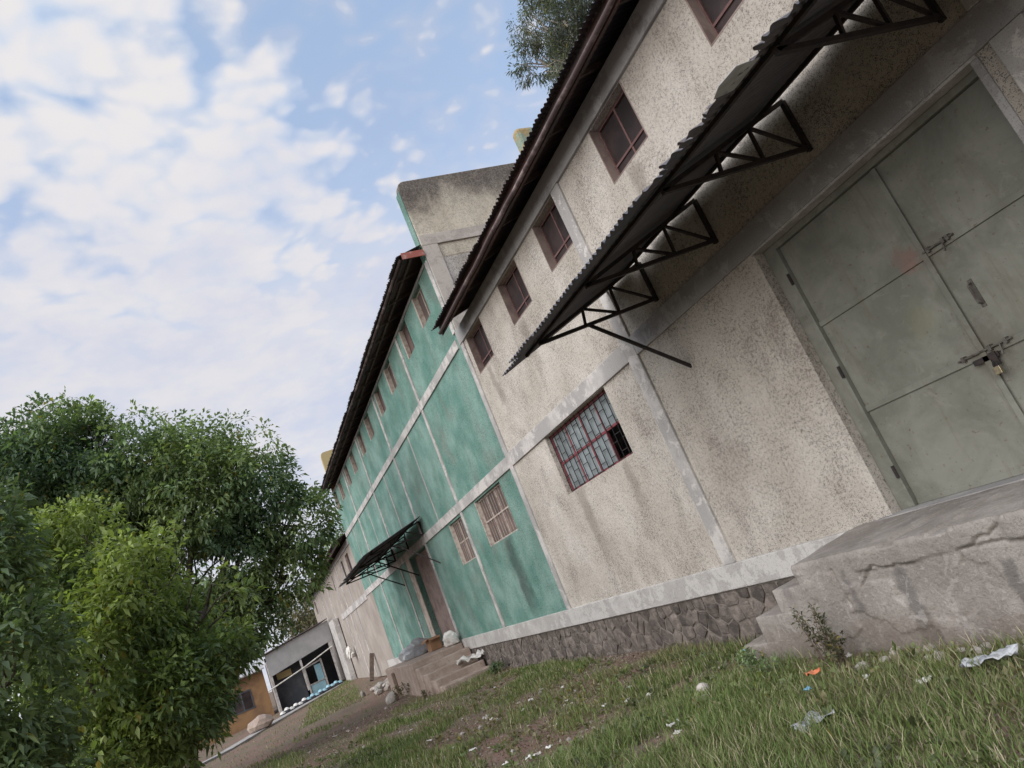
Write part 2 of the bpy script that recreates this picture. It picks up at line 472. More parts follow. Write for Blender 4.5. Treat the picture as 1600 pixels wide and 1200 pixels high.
def tag(o, label, cat=None, group=None, kind=None):
    if label:
        o['label'] = label
    if cat:
        o['category'] = cat
    if group:
        o['group'] = group
    if kind:
        o['kind'] = kind
    return o


def thing(name, loc, label, cat, group=None):
    e = bpy.data.objects.new(name, None)
    COL.objects.link(e)
    e.location = loc
    e.empty_display_size = 0.3
    return tag(e, label, cat, group)


def np_mesh(name, verts, faces_flat, nper, mat, colors=None):
    """fast mesh from arrays: every face has nper corners"""
    me = bpy.data.meshes.new(name)
    nv, nf = len(verts), len(faces_flat) // nper
    me.vertices.add(nv)
    me.vertices.foreach_set('co', np.ascontiguousarray(verts, np.float32).ravel())
    me.loops.add(nf * nper)
    me.loops.foreach_set('vertex_index', np.ascontiguousarray(faces_flat, np.int32))
    me.polygons.add(nf)
    me.polygons.foreach_set('loop_start', np.arange(0, nf * nper, nper, dtype=np.int32))
    me.update(calc_edges=True)
    me.validate()
    if colors is not None:
        at = me.color_attributes.new('col', 'FLOAT_COLOR', 'POINT')
        c = np.ones((nv, 4), np.float32)
        c[:, :3] = colors
        at.data.foreach_set('color', c.ravel())
    me.materials.append(MATS[mat])
    return me


def vnoise(x, y, seed=0):
    """smooth value noise on numpy arrays, 0..1"""
    xi, yi = np.floor(x).astype(int), np.floor(y).astype(int)
    fx, fy = x - xi, y - yi
    fx, fy = fx * fx * (3 - 2 * fx), fy * fy * (3 - 2 * fy)

    def h(a, b):
        n = (a * 374761393 + b * 668265263 + seed * 974634777) & 0xffffffff
        n = ((n ^ (n >> 13)) * 1274126177) & 0xffffffff
        return ((n ^ (n >> 16)) & 0xffff) / 65535.0
    return (h(xi, yi) * (1 - fx) + h(xi + 1, yi) * fx) * (1 - fy) + (h(xi, yi + 1) * (1 - fx) + h(xi + 1, yi + 1) * fx) * fy


def fbm(x, y, seed=0, oct=4):
    t, a, s = 0, 0.5, 1.0
    for i in range(oct):
        t = t + a * vnoise(x * s, y * s, seed + i)
        a *= 0.5
        s *= 2.03
    return t / (1 - 0.5 ** oct)


def sstep(a, b, v):
    t = np.clip((v - a) / (b - a), 0, 1)
    return t * t * (3 - 2 * t)


# ------------------------------------------------------------------ ground
def gz(x, y):
    x, y = np.asarray(x, float), np.asarray(y, float)
    z = -0.16 + 0.0175 * np.clip(-24 - x, 0, 34) - 0.055 * np.clip(-y - 1.0, 0, 8) * np.clip((-24 - x) / 20, 0, 1)
    z = z + 0.10 * np.clip((-y - 1.5) / 4.0, 0, 1) * np.clip((x + 18) / 8, 0, 1)
    z = z + 0.20 * sstep(-9.5, -6.8, x) * sstep(-0.2, -1.2, y)
    z = z + (fbm(x * 0.8, y * 0.8, 3) - 0.5) * 0.12 + (fbm(x * 3.1, y * 3.1, 9, 3) - 0.5) * 0.05
    return z


def gzf(x, y):
    return float(gz(np.array([x]), np.array([y]))[0])


def make_ground():
    xs = np.concatenate([np.linspace(-900, -120, 14), np.linspace(-110, -46, 30), np.arange(-45, 2.0, 0.16), np.linspace(3, 60, 14), np.linspace(90, 900, 8)])
    ys = np.concatenate([np.linspace(-900, -60, 10), np.linspace(-50, -13, 20), np.arange(-12.5, 0.4, 0.14), np.linspace(1, 40, 10), np.linspace(80, 900, 8)])
    X, Y = np.meshgrid(xs, ys, indexing='ij')
    Z = gz(X, Y)
    ny = len(ys)
    idx = np.arange(len(xs) * ny).reshape(len(xs), ny)
    q = np.stack([idx[:-1, :-1], idx[1:, :-1], idx[1:, 1:], idx[:-1, 1:]], -1).reshape(-1)
    me = np_mesh('ground', np.stack([X, Y, Z], -1).reshape(-1, 3), q, 4, 'soil')
    me.polygons.foreach_set('use_smooth', [True] * len(me.polygons))
    o = meshobj('ground', me, None)
    tag(o, 'bare reddish soil ground with patches of grass', None, kind='structure')


make_ground()


def make_path():
    pts = [(-39.0, -11.5), (-43.5, -8.4), (-47.5, -5.9), (-51.0, -3.2), (-53.2, -1.3)]
    m = MB()
    vs, fs = [], []
    n = len(pts)
    for i, (x, y) in enumerate(pts):
        a, b = Vector(pts[max(i - 1, 0)]), Vector(pts[min(i + 1, n - 1)])
        t = (b - a).normalized()
        nx, ny = -t.y, t.x
        for s in (-0.55, 0.55):
            px, py = x + nx * s, y + ny * s
            vs += [(px, py, gzf(px, py) + 0.10), (px, py, gzf(px, py) - 0.2)]
    for i in range(n - 1):
        a = i * 4
        fs += [(a, a + 4, a + 6, a + 2), (a + 1, a + 5, a + 4, a), (a + 2, a + 6, a + 7, a + 3)]
    fs += [(0, 2, 3, 1), (4 * n - 4, 4 * n - 3, 4 * n - 1, 4 * n - 2)]
    o = mk('path', m.add(vs, fs), 'path_concrete')
    tag(o, 'narrow pale concrete path leading to the open shed', None, kind='structure')


make_path()

# ------------------------------------------------------------------ buildings


def holed_wall(x0, x1, z0, z1, holes, y=0.0, t=0.25):
    """vertical wall slab along X with real rectangular openings"""
    xs = sorted({x0, x1, *[min(max(h[0], x0), x1) for h in holes], *[min(max(h[1], x0), x1) for h in holes]})
    zs = sorted({z0, z1, *[h[2] for h in holes], *[h[3] for h in holes]})
    zs = [z for z in zs if z0 <= z <= z1]

    def solid(i, k):
        if i < 0 or k < 0 or i >= len(xs) - 1 or k >= len(zs) - 1:
            return False
        cx, cz = (xs[i] + xs[i + 1]) / 2, (zs[k] + zs[k + 1]) / 2
        return not any(h[0] < cx < h[1] and h[2] < cz < h[3] for h in holes)
    m = MB()
    for i in range(len(xs) - 1):
        for k in range(len(zs) - 1):
            if not solid(i, k):
                continue
            a, b, c, d = xs[i], xs[i + 1], zs[k], zs[k + 1]
            m.add([(a, y, c), (b, y, c), (b, y, d), (a, y, d)], [(0, 1, 2, 3)])
            m.add([(a, y + t, c), (b, y + t, c), (b, y + t, d), (a, y + t, d)], [(3, 2, 1, 0)])
            if not solid(i - 1, k):
                m.add([(a, y, c), (a, y, d), (a, y + t, d), (a, y + t, c)], [(0, 1, 2, 3)])
            if not solid(i + 1, k):
                m.add([(b, y, c), (b, y + t, c), (b, y + t, d), (b, y, d)], [(0, 1, 2, 3)])
            if not solid(i, k - 1):
                m.add([(a, y, c), (a, y + t, c), (b, y + t, c), (b, y, c)], [(0, 1, 2, 3)])
            if not solid(i, k + 1):
                m.add([(a, y, d), (b, y, d), (b, y + t, d), (a, y + t, d)], [(0, 1, 2, 3)])
    return m


def sheet_mesh(name, width=0.72, waves=8, length=2.3, amp=0.016, rows=4, ragged=0.0, seed=0):
    """one corrugated sheet: waves along x, length along -y (local), flat in z"""
    rnd = random.Random(seed)
    nseg = waves * 6
    vs, fs = [], []
    side = [rnd.uniform(-1, 1) for _ in range(nseg + 1)]
    for j in range(rows + 1):
        for i in range(nseg + 1):
            x = width * i / nseg
            y = -length * j / rows
            if ragged and j == rows:
                k = i / nseg * 5
                y += ragged * (0.55 + 0.45 * math.sin(k * 2.1 + seed) + 0.35 * side[i // 3 * 3])
            z = amp * math.sin(2 * math.pi * waves * i / nseg)
            vs.append((x, y, z))
    for j in range(rows):
        for i in range(nseg):
            a = j * (nseg + 1) + i
            fs.append((a, a + 1, a + nseg + 2, a + nseg + 1))
    me = MB().add(vs, fs).mesh(name)
    return me


def window(parent, x0, x1, z0, z1, cols, rows, frame_mat, glass_mat, y=0.14, bar=0.05, grille=None, missing=(), reveal=True, divide=None, label=None, gmat='grille_black', gw=0.007):
    """steel window: frame is the part, panes / grille / sill are its sub-parts"""
    m = MB()
    m.box(x0, x0 + bar, y, y + 0.05, z0, z1).box(x1 - bar, x1, y, y + 0.05, z0, z1)
    m.box(x0 + bar, x1 - bar, y, y + 0.05, z0, z0 + bar).box(x0 + bar, x1 - bar, y, y + 0.05, z1 - bar, z1)
    gx = [x0 + bar + (x1 - x0 - 2 * bar) * i / cols for i in range(cols + 1)]
    gzz = [z0 + bar + (z1 - z0 - 2 * bar) * i / rows for i in range(rows + 1)] if divide is None else divide
    h = bar * 0.42
    for gx_ in gx[1:-1]:
        m.box(gx_ - h, gx_ + h, y + 0.003, y + 0.045, z0 + bar, z1 - bar)
    for gz_ in gzz[1:-1]:
        m.box(x0 + bar, x1 - bar, y - 0.004, y + 0.041, gz_ - h, gz_ + h)
    w = mk('window', m, frame_mat, parent)
    if label:
        w['label'] = label
    for i in range(cols):
        for k in range(rows):
            if (i, k) in missing:
                continue
            p = MB().box(gx[i] + h * 0.6, gx[i + 1] - h * 0.6, y + 0.018, y + 0.026, gzz[k] + h * 0.6, gzz[k + 1] - h * 0.6)
            mk('pane', p, glass_mat, w)
    if grille:
        g = MB()
        yb = y - 0.03
        if grille == 'brick':
            n = 13
            for i in range(n + 1):
                x = x0 + 0.02 + (x1 - x0 - 0.04) * i / n
                g.box(x - 0.006, x + 0.006, yb, yb + 0.012, z0, z1)
            st = (x1 - x0 - 0.04) / n
            for i in range(n):
                for k in range(4):
                    z = z0 + (z1 - z0) * ((k + (0.5 if i % 2 else 0.12)) / 4.0)
                    x = x0 + 0.02 + st * i
                    g.box(x + 0.006, x + st - 0.006, yb + 0.001, yb + 0.011, z - 0.006, z + 0.006)
        else:
            n = grille
            for i in range(1, n):
                x = x0 + (x1 - x0) * i / n
                g.box(x - gw, x + gw, yb, yb + 2 * gw, z0, z1)
        mk('grille', g, gmat, w)
    return w


def gable_roof(parent, x0, x1, yo, zo, slope, yridge, depth, sheet_w=0.72, seed=0):
    """front slope of separate corrugated sheets, rear slope one part"""
    rnd = random.Random(seed)
    L = math.hypot(yridge - yo, slope * (yridge - yo))
    ang = math.atan(slope)
    nn = int(round((x1 - x0) / sheet_w))
    variants = [sheet_mesh('roof_sheet', (x1 - x0) / nn + 0.06, 8, L, 0.017, 2, 0.03, 30 + k) for k in range(3)]
    for v in variants:
        v.materials.append(MATS['sheet_roof'])
        v.polygons.foreach_set('use_smooth', [True] * len(v.polygons))
    zr = zo + slope * (yridge - yo)
    n = int(round((x1 - x0) / sheet_w))
    for i in range(n):
        o = bpy.data.objects.new('roof_sheet', variants[i % 3])
        COL.objects.link(o)
        dy = rnd.uniform(-0.05, 0.03)
        o.location = (x0 + i * (x1 - x0) / n, yridge + dy, zr + slope * dy + 0.004 * (i % 2))
        o.rotation_euler = (ang, 0, rnd.uniform(-.0015, .0015))
        attach(o, parent)
    m = MB()
    m.add([(x0, yridge, zr + 0.02), (x1, yridge, zr + 0.02), (x1, depth + 0.5, zr - slope * (depth + .5 - yridge)), (x0, depth + 0.5, zr - slope * (depth + .5 - yridge)),
           (x0, yridge, zr - 0.03), (x1, yridge, zr - 0.03), (x1, depth + 0.5, zr - .05 - slope * (depth + .5 - yridge)), (x0, depth + 0.5, zr - .05 - slope * (depth + .5 - yridge))],
          [(0, 1, 2, 3), (7, 6, 5, 4), (0, 3, 7, 4), (1, 5, 6, 2), (2, 6, 7, 3), (0, 4, 5, 1)])
    mk('rear_roof', m, 'sheet_roof', parent)


def eave(parent, x0, x1, ztop_wall, yf, zf, ys, zs, slope, gutter=True, seed=0):
    """fascia board, gutter, rafter ends and purlin under the overhang"""
    mk('fascia', MB().box(x0 + 0.05, x1 - 0.02, yf, yf + 0.03, zf, zs + 0.03), 'fascia_board', parent)
    if gutter:
        vs, fs = [], []
        n = 40
        rnd = random.Random(seed)
        for i in range(n + 1):
            x = x0 + 0.1 + (x1 - x0 - 0.2) * i / n
            sag = rnd.uniform(-0.012, 0.012)
            for k in range(7):
                a = math.pi * k / 6
                vs.append((x, yf - 0.045 - 0.045 * math.cos(a), zf + 0.06 + sag - 0.05 * math.sin(a)))
        for i in range(n):
            for k in range(6):
                a = i * 7 + k
                fs.append((a, a + 1, a + 8, a + 7))
        o = mk('gutter', MB().add(vs, fs), 'gutter_rust', parent, smooth=True)
        s = o.modifiers.new('thickness', 'SOLIDIFY')
        s.thickness = 0.006
    n = int((x1 - x0) / 1.25)
    for i in range(n):
        x = x0 + 0.35 + i * 1.25
        mk('rafter', MB().bar((x, yf + 0.03, zs + slope * (yf - ys) - 0.05), (x, 0.6, zs + slope * (0.6 - ys) - 0.05), 0.05, 0.09), 'timber', parent)
    y = -0.26
    mk('purlin', MB().bar((x0 + 0.1, y, zs + slope * (y - ys) - 0.05), (x1 - 0.1, y, zs + slope * (y - ys) - 0.05), 0.06, 0.06), 'timber', parent)


PROUD = -0.035
XB0, XG1 = -15.42, -15.42      # junction of the grey-beige and the green building
XG0 = -39.5
XE = 5.0

# ---- beige building
beige = thing('warehouse', (-5, 0, 0), 'beige roughcast warehouse with tall steel doors and low eave, nearest on the right', 'building')
up_b = [(-15.03, -13.91), (-12.52, -11.43), (-10.39, -9.36), (-7.85, -6.79), (-5.25, -4.16), (-2.7, -1.6)]
lowwin = (-13.23, -10.40, 3.02, 4.24)
door = (-6.16, -3.08, 0.95, 4.25)
holes = [(a, b, 6.48, 7.42) for a, b in up_b] + [lowwin, door]
mk('wall', holed_wall(XB0, XE, 0.92, 7.43, holes), 'roughcast_beige', beige)
mk('plinth_band', MB().box(XB0 + 0.001, XE, PROUD - 0.03, 0.26, 0.57, 0.92), 'limewash_bright', beige, bevel=0.012)
mk('eave_beam', MB().box(XB0 + 0.002, XE, PROUD - 0.02, 0.26, 7.43, 7.78), 'cement_beam', beige, bevel=0.01)
mk('beam', MB().box(XB0 + 0.2, -9.36, PROUD - 0.006, 0.02, 4.25, 4.56), 'limewash', beige, bevel=0.012)
mk('beam', MB().box(-9.07, XE, PROUD - 0.006, 0.02, 4.252, 4.56), 'cement_beam', beige, bevel=0.012)
mk('pilaster', MB().box(-9.36, -9.07, PROUD - 0.01, 0.02, 0.921, 7.43), 'limewash', beige, bevel=0.012)
mk('corner_pilaster', MB().box(XB0, XB0 + 0.2, PROUD - 0.004, 0.02, 0.921, 7.43), 'limewash', beige, bevel=0.012)
mk('pilaster', MB().box(-2.95, -2.66, PROUD - 0.01, 0.02, 4.561, 7.43), 'limewash', beige, bevel=0.012)
mk('pilaster', MB().box(-2.95, -2.66, PROUD - 0.01, 0.02, 0.921, 4.25), 'limewash', beige, bevel=0.012)
mk('rear_wall', MB().box(XB0 + 0.02, XE, 12.0, 12.25, 0, 7.6).box(XE - .25, XE, .27, 11.99, 0, 7.6), 'render_far', beige)
mk('floor', MB().box(XB0 + 0.02, XE - .26, 0.27, 11.98, 0.7, 0.9), 'interior_dark', beige)
gm = MB()
gm.add([(XE - .2, -0.1, 7.6), (XE - .2, 12.2, 7.6), (XE - .2, 6, 9.9), (XE - .05, -0.1, 7.6), (XE - .05, 12.2, 7.6), (XE - .05, 6, 9.9)], [(0, 2, 1), (3, 4, 5), (0, 1, 4, 3), (1, 2, 5, 4), (2, 0, 3, 5)])
mk('gable_end', gm, 'render_far', beige)
mk('door_surround', MB().box(-6.158, -3.082, -0.03, 0.249, 4.222, 4.2495), 'limewash_bright', beige)
mk('door_surround', MB().box(-3.15, -3.079, -0.02, 0.249, 0.955, 4.221), 'cement_beam', beige)
mk('door_sill', MB().box(-6.3, -3.0, -0.12, 0.25, 0.90, 0.953), 'cement_beam', beige)
for i, (a, b) in enumerate(up_b):
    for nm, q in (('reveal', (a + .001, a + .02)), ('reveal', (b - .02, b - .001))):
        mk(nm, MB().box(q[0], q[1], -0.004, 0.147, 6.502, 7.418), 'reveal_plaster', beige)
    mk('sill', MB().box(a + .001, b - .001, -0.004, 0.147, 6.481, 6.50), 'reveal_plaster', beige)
    window(beige, a, b, 6.48, 7.42, 2, 2, 'frame_dark', 'glass_dark', y=0.15, bar=0.04, divide=[6.54, 6.74, 7.36])
window(beige, *lowwin, 4, 2, 'frame_red', 'glass_grey', y=0.12, bar=0.05, grille='brick', missing=((3, 0),),
       label='red framed window with brick pattern grille and a missing pane')
gable_roof(beige, -15.0, XE + 0.4, -0.72, 7.80, 0.33, 6.0, 12.0, seed=3)
eave(beige, -15.0, XE + .3, 7.78, -0.56, 7.60, -0.72, 7.80, 0.33, seed=5)

# foundation of rough stones below the band
found = mk('foundation', MB().box(-24.4, XE, -0.02, 0.25, -0.5, 0.57), 'mortar', beige)


def lay_stones():
    """irregular rubble: every stone the cell of one seed point, clipped against its neighbours"""
    rnd = random.Random(4)
    pts = []
    z = -0.20
    row = 0
    while z < 0.56:
        x = -24.3 + (row % 2) * 0.15
        while x < -6.3:
            pts.append((x + rnd.uniform(-.09, .09) - 0.30 * z, z + rnd.uniform(-.06, .06)))
            x += rnd.uniform(0.17, 0.36)
        z += 0.235
        row += 1
    for i, (px_, pz_) in enumerate(pts):
        poly = [(px_ - .4, -0.34), (px_ + .4, -0.34), (px_ + .4, 0.555), (px_ - .4, 0.555)]
        for (qx, qz) in pts:
            if (qx, qz) == (px_, pz_) or abs(qx - px_) > .8:
                continue
            mx_, mz_ = (px_ + qx) / 2, (pz_ + qz) / 2
            nx_, nz_ = qx - px_, qz - pz_
            out = []
            for k in range(len(poly)):
                p, q = poly[k], poly[(k + 1) % len(poly)]
                dp_ = (p[0] - mx_) * nx_ + (p[1] - mz_) * nz_
                dq_ = (q[0] - mx_) * nx_ + (q[1] - mz_) * nz_
                if dp_ <= 0:
                    out.append(p)
                if dp_ * dq_ < 0:
                    t = dp_ / (dp_ - dq_)
                    out.append((p[0] + t * (q[0] - p[0]), p[1] + t * (q[1] - p[1])))
            poly = out
            if len(poly) < 3:
                break
        if len(poly) < 3:
            continue
        cx = sum(p[0] for p in poly) / len(poly)
        cz = sum(p[1] for p in poly) / len(poly)
        n = len(poly)
        sh = rnd.uniform(.86, .95)
        dep = rnd.uniform(.006, .030)
        tx, tz = rnd.uniform(-.10, .10), rnd.uniform(-.10, .10)
        vs = []
        for (k, y, j) in ((sh, 0.01, 0), (sh * .97, -0.02 - dep * 0.55, .012), (sh * .70, -0.02 - dep, .018)):
            for p in poly:
                ax, az = cx + (p[0] - cx) * k + rnd.uniform(-j, j), cz + (p[1] - cz) * k + rnd.uniform(-j, j)
                vs.append((ax - cx, y + (ax - cx) * tx + (az - cz) * tz, az - cz))
        fs = [tuple(range(2 * n, 3 * n))]
        for r_ in range(2):
            for k in range(n):
                a_, b_ = r_ * n + k, r_ * n + (k + 1) % n
                fs.append((a_, b_, b_ + n, a_ + n))
        me = MB().add(vs, fs).mesh('stone')
        me.materials.append(MATS['stone'])
        o = bpy.data.objects.new('stone', me)
        COL.objects.link(o)
        o.location = (cx, 0, cz)
        attach(o, found)


lay_stones()

# steel double door, recessed in its opening
dp = MB()
dy = 0.20
dp.box(-6.16, -5.96, dy - 0.06, dy + 0.06, 0.952, 4.249).box(-3.22, -3.08, dy - 0.06, dy + 0.06, 0.952, 4.249).box(-5.96, -3.22, dy - 0.06, dy + 0.06, 4.15, 4.249)
dr = mk('door', dp, 'door_paint', beige, bevel=0.008)
xs_ = [-5.955, -4.485, -4.475, -3.225]
for (a, b) in ((xs_[0], xs_[1]), (xs_[2], xs_[3])):
    for (c, d) in ((0.97, 2.045), (2.095, 3.11), (3.16, 4.145)):
        mk('door_panel', MB().box(a, b, dy, dy + 0.03, c, d), 'door_paint', dr)
    for zc in (2.07, 3.135):
        mk('rail', MB().box(a, b, dy - 0.022, dy + 0.02, zc - 0.032, zc + 0.032), 'door_paint', dr, bevel=0.005)
    mk('rail', MB().box(a, b, dy - 0.012, dy - 0.001, 0.955, 1.01), 'door_paint', dr, bevel=0.004)
mk('stile', MB().box(-4.50, -4.44, dy - 0.036, dy - 0.023, 0.96, 4.14), 'door_paint', dr, bevel=0.004)
for zc in (1.35, 2.55, 3.75):
    mk('hinge', MB().tube([(-5.97, dy - 0.07, zc - .07), (-5.97, dy - 0.07, zc + .07)], 0.018, 8), 'iron_dark', dr)
mk('handle', MB().tube([(-4.24, dy, 2.48), (-4.24, dy - 0.06, 2.50), (-4.24, dy - 0.06, 2.68), (-4.24, dy, 2.70)], 0.010, 8).box(-4.262, -4.218, dy - 0.008, dy + 0.004, 2.45, 2.73), 'iron_worn', dr)
# bolts at the seam: lower one carries the padlock
for zc, xa, xb in ((2.10, -4.72, -4.16), (3.16, -4.46, -4.12)):
    b = MB().tube([(xa, dy - 0.04, zc), (xb, dy - 0.04, zc)], 0.011, 8)
    for xx in (xa + 0.06, (xa + xb) / 2 + 0.06, xb - 0.06):
        b.box(xx - 0.016, xx + 0.016, dy - 0.056, dy + 0.001, zc - 0.026, zc + 0.026)
    b.bar((xb - 0.12, dy - 0.04, zc), (xb - 0.12, dy - 0.07, zc - 0.10), 0.014)
    mk('bolt', b, 'iron_worn', dr)
mk('hasp', MB().box(-4.60, -4.34, dy - 0.036, dy - 0.026, 2.00, 2.05).box(-4.42, -4.36, dy - 0.05, dy - 0.037, 1.93, 2.06), 'iron_dark', dr)
lock = thing('padlock', (-4.39, dy - 0.085, 1.84), 'small padlock hanging from the bolt of the tall steel door', 'padlock')
mk('lock_body', MB().box(-4.425, -4.355, dy - 0.10, dy - 0.065, 1.85, 1.925), 'brass', lock, bevel=0.006)
mk('shackle', MB().tube([(-4.412 + 0.022 * (1 - math.cos(a)), dy - 0.083, 1.925 + 0.05 * math.sin(a) + 0.0) for a in [math.pi * k / 8 for k in range(9)]], 0.006, 6), 'iron_dark', lock)

# ---- green building
green = thing('tall_warehouse', (-27, 0, 0), 'tall teal green roughcast warehouse in the middle with stepped parapet', 'building')
bays = [-15.42, -19.98, -24.9, -29.8, -34.7, -39.5]
up_g = []
for i in range(5):
    x = bays[i]
    o1, o2 = (1.10, 3.20) if i == 0 else (1.46, 3.68)
    up_g += [(x - o1 - 0.88, x - o1), (x - o2 - 0.82, x - o2)]
gdoor = (-27.85, -24.95, 0.9, 4.22)
gw = [(-18.63, -16.45, 2.97, 4.2), (-21.55, -20.2, 2.94, 4.18)]
gholes = [(a, b, 8.9, 9.8) for a, b in up_g] + gw + [gdoor]
mk('wall', holed_wall(XG0, XG1 - 0.001, 0.92, 9.82, gholes), 'roughcast_green', green)
mk('plinth_band', MB().box(-24.5, XG1 - 0.001, PROUD - 0.03, 0.26, 0.57, 0.92), 'limewash_bright', green, bevel=0.012)
mk('plinth_band', MB().box(XG0, -29.8, PROUD - 0.03, 0.26, 0.57, 0.92), 'limewash_bright', green, bevel=0.012)
mk('plaster_patch', MB().box(XG0 + .01, -37.6, -0.012, -0.001, 0.93, 4.24), 'render_far', green)
mk('beam', MB().box(XG0 + 0.001, XG1 - 0.2, PROUD - 0.006, 0.02, 7.44, 7.68), 'limewash', green, bevel=0.012)
mk('beam', MB().box(-24.9, XG1 - 0.0, PROUD - 0.007, 0.02, 4.25, 4.53), 'limewash', green, bevel=0.012)
mk('beam', MB().box(XG0 + 0.001, -24.95, PROUD - 0.007, 0.02, 4.25, 4.53), 'limewash', green, bevel=0.012)
for i, x in enumerate(bays[1:-1]):
    m = MB()
    segs = [(0.921, 4.249), (4.531, 7.439), (7.681, 9.82)]
    for a, b in segs:
        if i == 1 and a < 1:
            m.box(x - 0.05, x + 0.13, PROUD, 0.02, a, b)
        else:
            m.box(x - 0.09, x + 0.09, PROUD, 0.02, a, b)
    mk('pilaster', m, 'limewash', green, bevel=0.01)
for xx in (-22.4, -27.3, -32.2, -37.1):
    mk('render_strip', MB().box(xx - 0.05, xx + 0.05, -0.012, 0.02, 4.531, 7.439), 'limewash', green)
mk('door_jamb', MB().box(-28.55, -27.86, -0.03, 0.02, 0.93, 4.249), 'jamb_paint', green)
mk('rear_wall', MB().box(XG0, XG1 - .26, 14.0, 14.25, 0, 9.8).box(XG0, XG0 + .2, .26, 13.99, 0, 9.8), 'render_far', green)
mk('floor', MB().box(XG0 + .21, XG1 - .26, 0.27, 13.98, 0.7, 0.88), 'interior_dark', green)
# gable end towards the low beige roof, with its frame and stepped parapet
mk('gable_wall', MB().box(XG1 - 0.25, XG1 - 0.03, 0.26, 13.99, 0.6, 10.45), 'roughcast_beige', green)
pp = MB()
prof = [(0.0, 9.83), (0.0, 11.95), (0.04, 12.1), (0.15, 12.17), (4.0, 12.28), (4.05, 13.0), (4.12, 13.22), (4.35, 13.32), (9.65, 13.32), (9.9, 13.2), (9.95, 12.28), (13.9, 12.17), (14.2, 12.0), (14.2, 9.83)]
n_ = len(prof)
vs = [(XG1 - 0.02, y, z) for y, z in prof] + [(XG1 - 0.30, y, z) for y, z in prof]
fs = [tuple(range(n_)), tuple(range(2 * n_ - 1, n_ - 1, -1))] + [(i, i + n_, (i + 1) % n_ + n_, (i + 1) % n_) for i in range(n_)]
par = mk('parapet', MB().add(vs, fs), 'roughcast_parapet', green, bevel=0.03)
mk('parapet_end', MB().box(XG1 - 0.31, XG1 - 0.03, -0.025, -0.002, 9.83, 11.9), 'roughcast_green', green)
mk('gable_band', MB().box(XG1 - 0.019, XG1 + 0.03, 0.0, 14.0, 10.22, 10.52), 'cement_tan', green, bevel=0.01)
mk('gable_pilaster', MB().box(XG1 - 0.019, XG1 + 0.028, 0.0, 0.42, 7.8, 10.219), 'cement_tan', green, bevel=0.01)
mk('corner_pilaster', MB().box(XG1 - 0.20, XG1 - 0.02, PROUD - 0.005, 0.02, 7.8, 9.829), 'limewash', green, bevel=0.01)
mk('parapet_step', MB().box(XG1 - 0.34, XG1 + 0.02, 3.98, 4.6, 12.27, 13.36), 'moss_ochre', green, bevel=0.1)
vs = [(XG0 + 0.02, y, z) for y, z in prof] + [(XG0 + 0.3, y, z) for y, z in prof]
mk('parapet', MB().add(vs, fs), 'yellow_paint', green)
for i, (a, b) in enumerate(up_g):
    window(green, a, b, 8.9, 9.8, 2, 1, 'frame_pale' if i % 2 == 0 else 'frame_brown', 'glass_brown_reflect', y=0.11, bar=0.035)
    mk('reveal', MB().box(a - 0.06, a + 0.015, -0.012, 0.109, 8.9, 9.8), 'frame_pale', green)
for k, (a, b, c, d) in enumerate(gw):
    window(green, a, b, c, d, 3 if k == 0 else 2, 2, 'frame_pale', 'glass_brown_reflect', y=0.08, bar=0.045, grille=12 if k == 0 else 8, gmat='frame_pale', gw=0.0035)
    mk('reveal', MB().box(a - 0.03, a + 0.015, -0.01, 0.079, c, d), 'frame_pale', green)
# inside of the open green doorway: back leaf set deep in
mk('door', MB().box(-27.84, -24.96, 0.20, 0.24, 0.93, 4.2), 'reveal_plaster', green)
gable_roof(green, XG0 - 0.1, XG1 - 0.32, -0.75, 10.04, 0.30, 7.0, 14.0, seed=9)
eave(green, XG0 - 0.1, XG1 + 0.05, 9.8, -0.58, 9.96, -0.75, 10.04, 0.30, seed=6)
mk('eave_beam', MB().box(XG0, XG1 - 0.32, -0.02, 0.26, 9.83, 9.91), 'cement_beam', green)
es = sheet_mesh('roof_sheet', 0.38, 4, 0.72 * math.hypot(1, .3), 0.017, 2, 0.0, 3)
es.materials.append(MATS['sheet_roof'])
eo = bpy.data.objects.new('roof_sheet', es)
COL.objects.link(eo)
eo.location = (XG1 - 0.33, -0.03, 10.04 + 0.3 * 0.72)
eo.rotation_euler = (math.atan(.3), 0, 0)
attach(eo, green)
mk('barge_board', MB().box(XG1 + 0.052, XG1 + 0.075, -0.62, -0.03, 9.93, 10.10), 'fascia_red', green)

# ---- far beige building
far = thing('far_warehouse', (-52, 0, 0), 'farthest low beige warehouse beyond the green one, partly behind the shed', 'building')
XF0 = -67.0
fw = [(-42.3, -41.0), (-44.9, -43.7), (-50.2, -49.2), (-65.2, -64.0)]
mk('wall', holed_wall(XF0, XG0 - 0.002, 0.2, 7.1, [(a, b, 5.9, 6.9) for a, b in fw]), 'render_far', far)
mk('eave_beam', MB().box(XF0, XG0 - 0.002, -0.05, 0.26, 7.1, 7.4), 'cement_beam', far)
mk('beam', MB().box(-51.0, XG0 - 0.003, -0.042, 0.02, 4.1, 4.45), 'limewash', far, bevel=0.01)
for x in (-44.4, -47.0, -49.3, -54.2, -59.1, -63.0):
    mk('pilaster', MB().box(x - 0.1, x + 0.1, -0.035, 0.02, 0.3, 4.09).box(x - 0.1, x + 0.1, -0.035, 0.02, 4.46, 7.09), 'limewash', far, bevel=0.01)
mk('buttress', MB().box(-55.8, -53.0, -0.42, -0.052, 0.0, 4.5), 'limewash_bright', far, bevel=0.03)
mk('rear_wall', MB().box(XF0, XG0 - .01, 11.8, 12.0, 0, 7.3).box(XF0, XF0 + .2, .26, 11.79, 0, 9.0), 'render_far', far)
